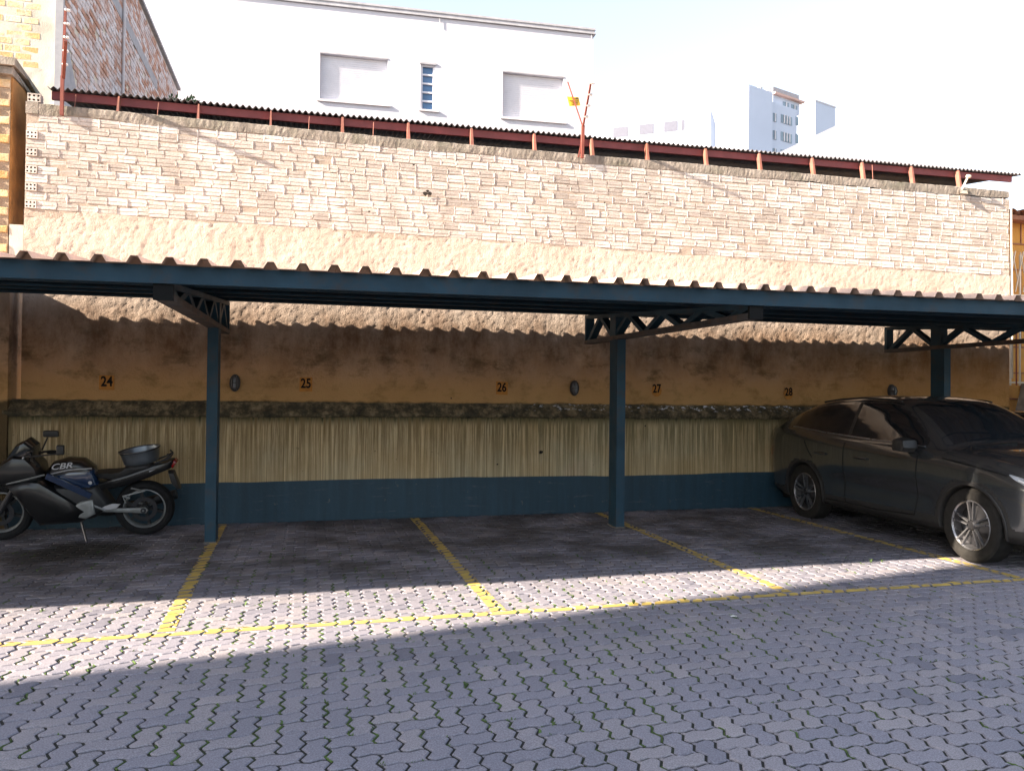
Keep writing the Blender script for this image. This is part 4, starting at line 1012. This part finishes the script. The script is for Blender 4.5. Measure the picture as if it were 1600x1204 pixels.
mb = MB(); mb.tube([(11.66,.42,1.9),(11.65,.42,3.4)], .012, 6); mb.build('rod', MAT['rust'], bk)

# tall block to the left of the viewer: it throws the long shadow across the yard
ob = root('neighbour_block', (-15.5, -15, 0), 'plain grey apartment block left of the yard, outside the view', 'building')
holes = [(y0, y0+1.5, z0, z0+1.4) for y0 in (-20.5,-17.2,-13.9,-10.6) for z0 in (1.2,4.3,7.4,10.5,13.6)]
OF = lambda u, v, w_: (-14-w_, u, v)
mb = MB(); facade(OF, -23, -7.66, 0, 17, holes, .2, mb)
mb.add([(-14,-7.66,0),(-17,-7.66,0),(-17,-7.66,17),(-14,-7.66,17)], [(0,1,2,3)]); mb.add([(-17,-7.66,0),(-17,-23,0),(-17,-23,17),(-17,-7.66,17)], [(0,1,2,3)]); mb.add([(-17,-23,0),(-14,-23,0),(-14,-23,17),(-17,-23,17)], [(0,1,2,3)]); mb.add([(-14,-23,17),(-14,-7.66,17),(-17,-7.66,17),(-17,-23,17)], [(0,1,2,3)])
mb.build('wall', MAT['office'], ob)
for h in holes:
    e = MB(); e.add([OF(h[0],h[2],.18),OF(h[1],h[2],.18),OF(h[1],h[3],.18),OF(h[0],h[3],.18)], [(0,1,2,3)]); e.build('window', MAT['pane'], ob)

# ================================================================== CAR
MAT['glass'] = plain('dark_tinted_glass', (.012,.014,.017), .06, .1, 2, spec=.9)
MAT['chrome'] = plain('satin_alloy', (.34,.34,.36), .3, .1, 6, metal=.85)
MAT['alloy_dark'] = plain('dark_alloy', (.05,.05,.055), .4, .1, 6, metal=.6)
MAT['lens'] = plain('headlamp_lens', (.32,.34,.38), .08, .5, 14, spec=.9)
MAT['trimblack'] = plain('black_plastic_trim', (.02,.02,.021), .55, .15, 10)
MAT['redlens'] = plain('red_tail_lens', (.25,.01,.01), .15)
SS = [0, .02, .08, .2, .4, .7, 1.0, 1.4, 1.8, 2.3, 2.6, 2.9, 3.2, 3.42, 3.7, 4.0, 4.3, 4.5, 4.6, 4.66, 4.69]
T_top = [.86, 1.12, 1.27, 1.37, 1.45, 1.54, 1.60, 1.64, 1.655, 1.645, 1.60, 1.48, 1.29, 1.15, 1.12, 1.085, 1.035, .985, .93, .84, .70]
T_belt = [.84, 1.04, 1.15, 1.18, 1.19, 1.185, 1.165, 1.14, 1.12, 1.10, 1.09, 1.08, 1.07, 1.06, 1.04, 1.01, .96, .91, .86, .78, .66]
T_w    = [.70, .80, .865, .905, .925, .938, .943, .945, .945, .945, .945, .944, .944, .943, .942, .935, .905, .84, .765, .68, .56]
T_rail = [.50, .58, .62, .62, .62, .625, .63, .635, .64, .645, .655, .69, .735, .765, .775, .765, .73, .66, .58, .50, .40]
T_bot  = [.50, .40, .33, .28, .25, .24, .235, .235, .235, .235, .235, .235, .235, .235, .235, .24, .25, .27, .30, .36, .45]
def car_section(s_):
    top, belt, w_, rail, bot = (pchip(SS, T, s_) for T in (T_top, T_belt, T_w, T_rail, T_bot))
    gh = max(0.0, min(1.0, (top-belt-.06)/.25))          # how much greenhouse stands on this station
    mid_ = max(0.0, min(1.0, (s_-1.3)/.3))*max(0.0, min(1.0, (3.4-s_)/.3))
    zr = top-.055-.02*gh; zs = belt+.012
    if zr < zs+.004: zr = zs+.004
    mid = (zs+zr)/2
    P = [(0, bot), (w_*.78, bot), (w_*.945, bot+.06), (w_*.972, bot+.16), (w_*(.985-.022*mid_), .58), (w_*1.0, .76 if belt > .9 else belt-.12), (w_*(.992+.004*mid_), belt-.13), (w_*.955, belt-.03),
         (w_*.925-.02*(1-gh), zs), ((w_*.915*.42+rail*.58)+.02*gh, mid+.03*gh), (rail, zr), (rail*.72, top-.018), (rail*.38, top-.003), (0, top)]
    zz = [p[1] for p in P]
    for i in range(1, len(P)):
        if P[i][1] < P[i-1][1]: P[i] = (P[i][0], P[i-1][1]+.001)
    return P
def smooth_row(P, sub=4):
    out = []; n = len(P)
    for i in range(n-1):
        p0 = P[i-1] if i else (-P[1][0], P[1][1]); p1 = P[i]; p2 = P[i+1]; p3 = P[i+2] if i+2 < n else (-P[n-2][0], P[n-2][1])
        for k in range(sub):
            t = k/sub
            c = []
            for a in (0, 1):
                m1 = (p2[a]-p0[a])*.42; m2 = (p3[a]-p1[a])*.42
                c.append((2*t**3-3*t*t+1)*p1[a]+(t**3-2*t*t+t)*m1+(-2*t**3+3*t*t)*p2[a]+(t**3-t*t)*m2)
            out.append(((i+t), max(0, c[0]), c[1]))
    out.append((n-1, 0.0, P[-1][1])); return out
def make_car(paint):
    NS = 300; SUB = 7; rows = []
    st = [4.69*i/NS for i in range(NS+1)]
    rows = [smooth_row(car_section(s_), SUB) for s_ in st]; K = len(rows[0])
    WR, WF, RW = .945, 3.765, .368
    groups = {}
    dlo = lambda s_: None
    def top_at(s_): return pchip(SS, T_top, s_)
    def belt_at(s_): return pchip(SS, T_belt, s_)
    def classify(s_, v, y, z):
        # wheel openings
        if 2 <= v <= 8:
            for wc in (WR, WF):
                if (s_-wc)**2+(z-.36)**2 < .425**2: return None
        if 8.15 <= v <= 10.05:
            zb = belt_at(s_)+.035; zt_ = top_at(s_)-.105-max(0, s_-2.5)*.075
            if zb < z < zt_:
                if .62 < s_ < 1.785: return 'rear_glass' if z < zt_-(max(0, .95-s_))*.10 else 'body'
                if 1.845 < s_ < 3.12 and z < zt_ - max(0, s_-2.55)*.03: return 'front_glass'
                if 1.785 <= s_ <= 1.845: return 'pillar'
        if v > 10.35 and 2.64 < s_ < 3.34: return 'windscreen'
        if v > 10.35 and .22 < s_ < .95: return 'rear_screen'
        if s_ > 4.60 and v < 8 and .33 < z < .80 and y < .40: return 'grille'
        if s_ > 4.53 and .34 < z < .58 and .48 < y < .70: return 'vent'
        if s_ < .12 and v < 8 and .80 < z < .93: return 'tail'
        if v < 2.2 or z < .40 or any((s_-wc)**2+(z-.36)**2 < .47**2 and z < .8 and v < 8 for wc in (WR, WF)): return 'sill'
        return 'body'
    for side in (-1, 1):
        for i in range(NS):
            for k in range(K-1):
                q = [rows[i][k], rows[i+1][k], rows[i+1][k+1], rows[i][k+1]]
                ss_ = [st[i], st[i+1], st[i+1], st[i]]
                v = sum(a[0] for a in q)/4; y = sum(a[1] for a in q)/4; z = sum(a[2] for a in q)/4; s_ = (st[i]+st[i+1])/2
                g_ = classify(s_, v, y, z)
                if g_ is None: continue
                key = g_ if g_ in ('body', 'sill', 'windscreen', 'rear_screen', 'grille') else g_+('R' if side < 0 else 'L')
                G = groups.setdefault(key, ({}, [], []))
                idx = []
                for (vv, yy, zz), sx in zip(q, ss_):
                    kk = (round(sx, 5), round(side*yy, 5), round(zz, 5))
                    if kk not in G[0]: G[0][kk] = len(G[1]); G[1].append((sx-2.345, side*yy, zz))
                    idx.append(G[0][kk])
                idx = list(dict.fromkeys(idx))
                if len(idx) < 3: continue
                G[2].append(tuple(idx) if side < 0 else tuple(reversed(idx)))
    G = groups['body']                                     # close both ends
    for e in (0, -1):
        row = rows[e]; n0 = len(G[1]); ring = [(st[e]-2.345, -a[1], a[2]) for a in row]+[(st[e]-2.345, a[1], a[2]) for a in reversed(row[1:-1])]
        G[1].extend(ring); f = tuple(range(n0, n0+len(ring))); G[2].append(f)
    MM = {'body': paint, 'sill': MAT['trimblack'], 'windscreen': MAT['glass'], 'rear_screen': MAT['glass'], 'grille': MAT['trimblack'], 'rear_glass': MAT['glass'], 'front_glass': MAT['glass'],
          'pillar': MAT['trimblack'], 'headlamp': MAT['lens'], 'vent': MAT['black'], 'tail': MAT['redlens']}
    NM = {'rear_glass': 'side_window', 'front_glass': 'side_window', 'pillar': 'door_pillar', 'vent': 'air_vent', 'tail': 'tail_lamp', 'sill': 'underbody'}
    out = []
    for key, (d, vs, fs) in groups.items():
        b = key[:-1] if key[-1] in 'RL' and key[:-1] in MM else key
        mb = MB(); mb.add(vs, fs); out.append((NM.get(b, b), mb.mesh(NM.get(b, b), MM[b], smooth='all'), None))
    def surf(s_, z, side, off=.0):          # point on the flank at station s_, height z
        r = [a for a in rows[max(0, min(NS, int(round(s_/4.69*NS))))] if a[0] >= 2]
        for a, b in zip(r, r[1:]):
            if a[2] <= z <= b[2]:
                t = (z-a[2])/max(1e-6, b[2]-a[2]); return (s_-2.345, side*(a[1]+(b[1]-a[1])*t+off), z)
        return (s_-2.345, side*r[0][1], z)
    for sd in (-1, 1):
        # panel gaps of the two doors
        for path in ([(1.80,1.07),(1.80,.80),(1.80,.45),(1.82,.34)], [(3.06,1.02),(3.05,.80),(3.04,.55),(3.0,.36)], [(1.15,.34+.5),(1.05,.93),(.96,1.05)], [(1.82,.34),(2.4,.335),(3.0,.36)], [(1.42,.335),(1.82,.34)], [(3.4,1.0),(3.8,.955),(4.2,.90)]):
            mb = MB(); pts = []
            for a, b in zip(path, path[1:]):
                for k in range(6): t = k/6; pts.append(surf(a[0]+(b[0]-a[0])*t, a[1]+(b[1]-a[1])*t, sd, -.001))
            pts.append(surf(*path[-1], sd, -.001)); mb.tube(pts, .0075, 5); out.append(('panel_gap', mb.mesh('panel_gap', MAT['black']), None))
        for hs_ in (1.22, 2.02):
            mb = MB(); a = surf(hs_, .905, sd, .012); b = surf(hs_+.12, .905, sd, .022); c = surf(hs_+.24, .90, sd, .012); mb.tube([a, b, c], [.012, .016, .012], 8); out.append(('door_handle', mb.mesh('door_handle', paint, True), None))
        # window surround strip
        mb = MB(); pts = [surf(.60+k*.1, pchip(SS, T_belt, .60+k*.1)+.028, sd, .004) for k in range(26)]; mb.tube(pts, .007, 6); out.append(('window_trim', mb.mesh('window_trim', MAT['chrome'], True), None))
        # mirror
        mb = MB(); c = surf(2.95, 1.075, sd, .0); P = [(-.10,-.065),(.07,-.07),(.12,-.02),(.10,.06),(-.02,.085),(-.10,.06)]
        mb.pillow(P, .10, lambda u, v, w_: (c[0]+u, c[1]+sd*.13+w_, c[2]+.03+v)); mb.bar((c[0], c[1]-sd*.01, c[2]-.01), (c[0]+.01, c[1]+sd*.09, c[2]+.0), .05, .03); out.append(('mirror', mb.mesh('mirror', MAT['trimblack'], True), None))
        # roof rail
        mb = MB(); pts = [(s_-2.345, sd*(pchip(SS, T_rail, s_)+.0), pchip(SS, T_top, s_)-.045) for s_ in [1.0+.1*k for k in range(16)]]; mb.tube(pts, .012, 6); out.append(('roof_rail', mb.mesh('roof_rail', MAT['trimblack'], True), None))
        # arches and wheels
        for wc in (WR, WF):
            mb = MB(); prof = []
            a0, a1 = -.18, math.pi+.18; n = 28; vs = []
            for k in range(n+1):
                a = a0+(a1-a0)*k/n; x = wc+.428*math.cos(a); z = .36+.428*math.sin(a); yo = abs(surf(max(.02, min(4.68, x)), max(.3, min(.78, z)), 1)[1])
                for r_, dy in ((.435, .006), (.428, .014), (.405, .012), (.395, -.01), (.39, -.30)): vs.append((wc-2.345+r_*math.cos(a), sd*(yo+dy), .36+r_*math.sin(a)))
            mb.add(vs, [((k)*5+i, (k+1)*5+i, (k+1)*5+i+1, k*5+i+1) for k in range(n) for i in range(4)]); out.append(('wheel_arch', mb.mesh('wheel_arch', MAT['trimblack'], True), None))
            yw = sd*.80; cw = (wc-2.345, yw, RW); o_ = sd
            tm = MB(); tm.lathe([(.245,o_*-.10),(.30,o_*-.12),(.345,o_*-.118),(.366,o_*-.095),(.368,o_*-.03),(.368,o_*.03),(.366,o_*.095),(.345,o_*.118),(.30,o_*.125),(.252,o_*.112),(.245,o_*.10),(.245,o_*-.10)], cw, 'y', 48)
            tyre = ('wheel', tm.mesh('wheel', MAT['tyre'], True))
            rm = MB(); rm.lathe([(.247,o_*-.10),(.247,o_*.108),(.241,o_*.113),(.228,o_*.10),(.222,o_*.02),(.222,o_*-.10)], cw, 'y', 48)
            for k in range(5):
                for dl in (-.13, .13):
                    a = 2*math.pi*k/5+.3; p0 = (cw[0]+.055*math.cos(a+dl*2.2), cw[1]+o_*.085, cw[2]+.055*math.sin(a+dl*2.2)); p1 = (cw[0]+.235*math.cos(a+dl*1.25), cw[1]+o_*.103, cw[2]+.235*math.sin(a+dl*1.25))
                    rm.bar(p0, p1, .015, .03, up=(0,1,0))
            rim = ('rim', rm.mesh('rim', MAT['chrome']))
            hm = MB(); hm.lathe([(0,o_*.105),(.035,o_*.104),(.05,o_*.09),(.07,o_*.06),(.22,o_*.01),(.22,o_*-.02)], cw, 'y', 24); hub = ('hub', hm.mesh('hub', MAT['alloy_dark'], True))
            out.append((tyre[0], tyre[1], [rim, hub]))
        # headlamp: clear lens over a dark housing, with the light strips
        for nm_, of_, mt_, k0, k1 in (('headlamp_housing', .004, MAT['black'], -.08, 1.08), ('headlamp', .009, MAT['lens'], .0, 1.0)):
            mb = MB(); vs = []; n = 16
            for i in range(n+1):
                t = i/n; s__ = 4.22+.42*t; zl = .905-.175*t**.8; zu = .915-.085*t
                for k in range(5): q_ = k0+(k1-k0)*k/4; vs.append(surf(s__, zl+(zu-zl)*q_, sd, of_))
            mb.add(vs, [(i*5+k, (i+1)*5+k, (i+1)*5+k+1, i*5+k+1) for i in range(n) for k in range(4)]); out.append((nm_, mb.mesh(nm_, mt_, 'all'), None))
        mb = MB(); a = surf(4.32, .865, sd, .012); b = surf(4.45, .825, sd, .012); c = surf(4.58, .80, sd, .012); mb.tube([a, b, c], .010, 6); d = surf(4.40, .80, sd, .012); e = surf(4.60, .755, sd, .012); mb.tube([d, e], .008, 6); out.append(('daylight_strip', mb.mesh('daylight_strip', MAT['insul'], True), None))
    mb = MB(); mb.prism([(-.40,.47),(.40,.47),(.46,.60),(.40,.69),(-.40,.69),(-.46,.60)], .012, lambda u, v, w_: (2.346+w_, u, v)); out.append(('grille_panel', mb.mesh('grille_panel', MAT['black']), None))
    mb = MB()
    for z in [.50+.04*k for k in range(5)]: mb.tube([(2.36, y, z) for y in (-.40, -.2, 0, .2, .40)], .006, 5)
    out.append(('grille_bars', mb.mesh('grille_bars', MAT['chrome'], True), None))
    mb = MB(); mb.bar((1.16, -.60, 1.105), (1.10, .02, 1.155), .02, .02); mb.bar((1.14, .0, 1.125), (1.08, .62, 1.145), .02, .02); out.append(('wiper', mb.mesh('wiper', MAT['black']), None))
    mb = MB(); mb.box((-2.2, -.72, .20), (2.15, .72, .30)); out.append(('floor_pan', mb.mesh('floor_pan', MAT['black']), None))
    return out
def place_car(parts, loc, rotz, label, scale, repaint=None):
    r_ = root('parked_car', loc, label, 'car', 'cars parked under the carport', rotz=rotz); r_.scale = scale
    for nm, me, subs in parts:
        o = bpy.data.objects.new(nm, me); COL.objects.link(o); o.parent = r_
        if repaint and me.materials[0] == repaint[0]:
            o.material_slots[0].link = 'OBJECT'; o.material_slots[0].material = repaint[1]
        for s_ in subs or ():
            c = bpy.data.objects.new(s_[0], s_[1]); COL.objects.link(c); c.parent = o
    return r_
grey = car_paint('graphite_grey_paint', (.115,.125,.135), .8); dark = car_paint('black_car_paint', (.02,.02,.022))
parts = make_car(grey)
CS = .975
place_car(parts, (7.37, -2.37, .012), -math.pi/2-.02, 'graphite grey coupe-style SUV parked nose out in bay 28', (CS, CS, CS*1.045))
place_car(parts, (9.97, -2.2, .012), -math.pi/2, 'black car almost hidden beyond the grey SUV at the right edge', (CS, CS*.95, CS*.93), (grey, dark))

# ================================================================== MOTORCYCLE
MAT['mblue'] = car_paint('blue_tank_paint', (.010,.026,.068)); MAT['mblack'] = plain('black_fairing_paint', (.006,.0065,.0075), .35, .2, 6, coat=.3); MAT['mgrey'] = plain('worn_fairing_grey', (.015,.016,.018), .5, .25, 8)
MAT['castgrey'] = plain('oxidised_aluminium', (.24,.25,.25), .5, .2, 14, metal=.5, dirt=(.14,.12,.10)); MAT['seat'] = plain('black_vinyl_seat', (.014,.014,.015), .6, .2, 12, bump=.2); MAT['decal'] = plain('silver_white_decal', (.40,.40,.42), .5, .05)
MAT['wscreen'] = plain('smoked_windscreen', (.015,.017,.02), .1, .1, 3)
# local frame: +X forward, +Y to the rider's left, Z up, origin at the rear tyre contact
A, B = Vector((-1.745, -.62, 0)), Vector((-3.14, -.66, 0))
mo = root('motorcycle', (A.x, A.y, gz(-.62)), 'black and blue sport motorcycle leaning on its stand by the wall', 'motorcycle', rotz=math.atan2(B.y-A.y, B.x-A.x))
mo.rotation_euler = (math.radians(-7), 0, math.atan2(B.y-A.y, B.x-A.x))
mo.rotation_mode = 'XYZ'
def mpart(name, mb, mat, parent=None, smooth=True):
    o = bpy.data.objects.new(name, mb.mesh(name, mat, smooth)); COL.objects.link(o); o.parent = parent or mo; return o
S3 = lambda off=0: (lambda u, v, w_: (u, off+w_, v))
def mwheel(cx, wd_):
    c = (cx, 0, .305); mb = MB(); h_ = wd_/2
    mb.lathe([(.215,-h_*.7),(.255,-h_*.98),(.285,-h_*.85),(.302,-h_*.45),(.306,0),(.302,h_*.45),(.285,h_*.85),(.255,h_*.98),(.215,h_*.7),(.215,-h_*.7)], c, 'y', 48)
    wl = mpart('wheel', mb, MAT['rubber'])
    mb = MB(); mb.lathe([(.222,-h_*.72),(.222,h_*.72),(.212,h_*.76),(.204,h_*.66),(.196,h_*.3),(.196,-h_*.3),(.204,-h_*.66),(.212,-h_*.76),(.222,-h_*.72)], c, 'y', 48); mpart('rim', mb, MAT['castgrey'], wl)
    mb = MB()
    for k in range(6):
        a = k*math.pi/3+.3; mb.bar((c[0]+.03*math.cos(a),0,c[2]+.03*math.sin(a)), (c[0]+.2*math.cos(a),0,c[2]+.2*math.sin(a)), .03, .03, up=(0,1,0))
    mb.lathe([(0,-.05),(.045,-.05),(.05,0),(.045,.05),(0,.05)], c, 'y', 16); mpart('spokes', mb, MAT['mgrey'], wl)
    mb = MB(); mb.lathe([(.09,.062),(.135,.062),(.135,.067),(.09,.067),(.09,.062)], c, 'y', 32); mpart('brake_disc', mb, MAT['alloy_dark'], wl)
mwheel(0, .16); mwheel(1.40, .12)
WB = 1.40
# frame, engine, swingarm
mb = MB(); mb.pillow([(.30,.36),(.50,.22),(.95,.20),(1.08,.32),(1.10,.52),(.85,.62),(.45,.60)], .19, S3()); mpart('engine', mb, MAT['mgrey'])
mb = MB(); mb.pillow([(.45,.30),(.60,.19),(1.00,.17),(1.10,.30),(1.24,.52),(1.36,.66),(1.18,.72),(1.00,.70),(.72,.50)], .235, S3()); mpart('lower_fairing', mb, MAT['mblack'])
mb = MB(); mb.pillow([(.96,.66),(1.20,.58),(1.38,.62),(1.43,.74),(1.36,.86),(1.24,.95),(1.10,.94),(.99,.82)], .225, S3()); mpart('upper_fairing', mb, MAT['mblack'])
mb = MB(); mb.pillow([(1.37,.76),(1.32,.90),(1.22,1.05),(1.13,1.10),(1.05,1.03),(1.04,.88),(1.18,.80)], .17, S3()); mpart('windscreen', mb, MAT['wscreen'])
mb = MB(); mb.tube([(1.28,.235,.655),(1.10,.242,.70),(.93,.225,.745)], [.008,.012,.010], 6); mpart('fairing_edge', mb, MAT['castgrey'])
for sy in (-1, 1):
    mb = MB(); mb.bar((.92,sy*.20,.73), (.50,sy*.20,.50), .04, .06); mpart('frame_spar', mb, MAT['mblue'])
mb = MB(); mb.pillow([(.44,.60),(.50,.56),(.68,.58),(.95,.66),(.97,.74),(.90,.84),(.76,.885),(.60,.87),(.49,.78)], .155, S3(), steps=((0,1.0),(.5,.97),(.8,.88),(.95,.74),(1.0,.5))); tank = mpart('fuel_tank', mb, MAT['mblack'])
mb = MB(); mb.pillow([(.44,.60),(.50,.56),(.68,.58),(.93,.66),(.93,.71),(.72,.765),(.49,.775)], .163, S3(), steps=((0,1.0),(.5,.99),(.8,.93),(.95,.82),(1.0,.6))); mpart('blue_tank_panel', mb, MAT['mblue'], tank)
mb = MB(); mb.lathe([(0,.0),(.018,.0),(.02,-.006)], (.515,.168,.635), 'y', 14); mpart('tank_badge', mb, MAT['decal'], tank)
mb = MB(); mb.tube([(.93,.150,.728),(.72,.166,.78),(.50,.148,.79)], .006, 6); mpart('silver_stripe', mb, MAT['decal'], tank)
me = text_mesh('CBR', .085, .002, MAT['decal'], 'lettering', bold=.0008, sx=1.3, shear=.3)
o = bpy.data.objects.new('lettering', me); COL.objects.link(o); o.parent = tank
o.matrix_local = Matrix.Translation((.79,.160,.818)) @ Matrix.Rotation(math.pi, 4, 'Z') @ Matrix.Rotation(math.radians(78), 4, 'X') @ Matrix.Rotation(.10, 4, 'Z')
mb = MB(); mb.pillow([(.46,.66),(.52,.72),(.40,.72),(.24,.735),(.17,.79),(-.06,.815),(-.10,.79),(.1,.71),(.3,.64)], .13, S3()); mpart('seat', mb, MAT['seat'])
mb = MB(); mb.pillow([(.50,.60),(.46,.52),(.20,.565),(-.05,.66),(-.28,.76),(-.32,.83),(-.30,.86),(-.08,.80),(.2,.70)], .125, S3()); tail = mpart('tail_panel', mb, MAT['mblack'])
mb = MB(); mb.tube([(-.06,.118,.738),(-.22,.108,.80)], .011, 6); mpart('tail_decal', mb, MAT['decal'], tail)
mb = MB(); mb.tube([(.44,.135,.60),(.18,.135,.665),(-.24,.11,.815)], .006, 6); mpart('tail_stripe', mb, MAT['mgrey'], tail)
mb = MB(); mb.pillow([(-.29,.75),(-.34,.83),(-.31,.86),(-.26,.80)], .09, S3()); mpart('tail_light', mb, MAT['redlens'])
mb = MB(); mb.pillow([(-.24,.72),(-.30,.72),(-.37,.52),(-.34,.51),(-.27,.60)], .085, S3()); mpart('plate_bracket', mb, MAT['trimblack'])
mb = MB()
for sy in (-1, 1): mb.tube([(-.22,sy*.09,.87),(-.27,sy*.12,.905),(-.24,sy*.12,.93)], .012, 6)
mb.tube([(-.12,-.12,.83),(-.27,-.12,.89),(-.27,.12,.89),(-.12,.12,.83)], .011, 6); mpart('grab_rail', mb, MAT['trimblack'])
for sy in (-1, 1):
    mb = MB(); mb.pillow([(.60,.40),(.56,.31),(.20,.285),(-.03,.27),(-.05,.305),(-.02,.335),(.25,.335),(.50,.38)], .018, S3(sy*.115)); o = mpart('swingarm', mb, MAT['castgrey'])
    mb = MB(); mb.lathe([(.012,.02),(.026,.02),(.03,.012)], (.0,sy*.12,.303), 'y', 12); mpart('axle_nut', mb, MAT['alloy_dark'], o)
mb = MB(); mb.pillow([(.48,.46),(.46,.30),(.55,.25),(.68,.28),(.72,.36),(.60,.44)], .02, S3(.20)); mpart('footpeg_bracket', mb, MAT['castgrey'])
mb = MB(); mb.pillow([(.42,.36),(.30,.40),(.22,.395),(.26,.345),(.38,.33)], .012, S3(.165)); mpart('heel_guard', mb, MAT['decal'])
mb = MB(); mb.tube([(.50,.19,.40),(.36,.19,.33)], .012, 6); mb.tube([(.70,.2,.25),(.92,.2,.24)], .009, 6); mpart('gear_lever', mb, MAT['castgrey'])
mb = MB(); mb.tube([(.12,.14,.56),(-.02,.15,.53),(.20,.155,.475),(.17,.155,.40)], .010, 6); mb.tube([(.20,.155,.475),(.13,.15,.45)], .010, 6); mpart('pillion_bracket', mb, MAT['castgrey'])
mb = MB(); mb.tube([(.75,-.16,.22),(.40,-.19,.22),(.05,-.20,.30),(-.30,-.20,.40)], [.03,.05,.062,.055], 12); mpart('exhaust', mb, MAT['mgrey'])
mb = MB(); mb.tube([(.62,.13,.24),(.52,.30,.012)], .013, 6); mb.box((.49,.285,.0), (.55,.325,.012)); mpart('side_stand', mb, MAT['alloy_dark'])
for sy in (-1, 1):
    mb = MB(); mb.tube([(WB,sy*.10,.305),(WB-.26,sy*.10,.80),(WB-.31,sy*.10,.90)], [.028,.024,.022], 10); mpart('fork_leg', mb, MAT['alloy_dark'])
mb = MB(); mb.lathe([(.325,-.065),(.33,0),(.325,.065)], (WB,0,.305), 'y', 18, math.radians(25), math.radians(165)); mb.lathe([(.34,-.05),(.345,0),(.34,.05)], (WB,0,.305), 'y', 18, math.radians(25), math.radians(165)); mpart('front_mudguard', mb, MAT['mblack'])
mb = MB(); mb.tube([(1.08,.10,.90),(1.05,.22,.905),(.98,.32,.885)], .014, 8); mb.tube([(1.08,-.10,.90),(1.05,-.22,.905),(.98,-.32,.885)], .014, 8); mb.bar((1.09,-.14,.89), (1.09,.14,.89), .05, .03); hb = mpart('handlebar', mb, MAT['trimblack'])
for sy in (-1, 1):
    mb = MB(); mb.tube([(1.02,sy*.25,.895),(.95,sy*.36,.872)], .021, 8); mpart('grip', mb, MAT['rubber'], hb)
mb = MB(); mb.tube([(1.10,.20,.98),(1.02,.28,1.01)], .009, 6); mb.tube([(1.14,.16,.93),(1.03,.30,.955),(.78,.34,.99)], .009, 6); st_ = mpart('mirror_stalk', mb, MAT['trimblack'])
for (cx, cy, cz, hw, hh) in ((1.00,-.30,1.09,.078,.036), (.75,.34,1.03,.036,.052)):
    mb = MB(); mb.pillow([(cx-hw,cz-hh*.8),(cx-hw*.8,cz-hh),(cx+hw*.8,cz-hh),(cx+hw,cz-hh*.7),(cx+hw,cz+hh*.8),(cx+hw*.8,cz+hh),(cx-hw*.8,cz+hh),(cx-hw,cz+hh*.8)], .03, S3(cy)); mpart('mirror', mb, MAT['trimblack'])
mb = MB(); mb.tube([(1.06,-.18,.93),(1.03,-.28,1.05)], .009, 6); mpart('mirror_stalk', mb, MAT['trimblack'])
mb = MB(); mb.pillow([(1.36,.70),(1.30,.66),(1.22,.70),(1.28,.78)], .11, S3()); mpart('headlight', mb, MAT['lens'])
mb = MB(); mb.tube([(1.13,.19,.93),(1.17,.20,.86)], .010, 6); mpart('indicator', mb, MAT['decal'])
# metal basin on the seat
bw = root('metal_basin', (A.x-.05, A.y-.0, .86), 'dull metal basin resting tilted on the motorcycle seat', 'basin', rotz=mo.rotation_euler[2])
bw.rotation_euler = (math.radians(-7), math.radians(9), mo.rotation_euler[2])
bc = (0, 0, 0)
mb = MB(); mb.lathe([(0,.0),(.165,.0),(.178,.012),(.186,.06),(.198,.12),(.204,.142),(.212,.142),(.210,.135),(.202,.12),(.190,.06),(.180,.004),(.17,-.008),(0,-.008)], bc, 'z', 40)
o = bpy.data.objects.new('bowl', mb.mesh('bowl', plain('dull_galvanised_steel', (.22,.25,.29), .38, .25, 6, metal=.75, dirt=(.06,.06,.065)), True)); COL.objects.link(o); o.parent = bw
mb = MB(); mb.lathe([(.201,.135),(.207,.148),(.215,.148),(.217,.138),(.210,.130)], bc, 'z', 40); o = bpy.data.objects.new('rolled_rim', mb.mesh('rolled_rim', MAT['alloy_dark'], True)); COL.objects.link(o); o.parent = bw
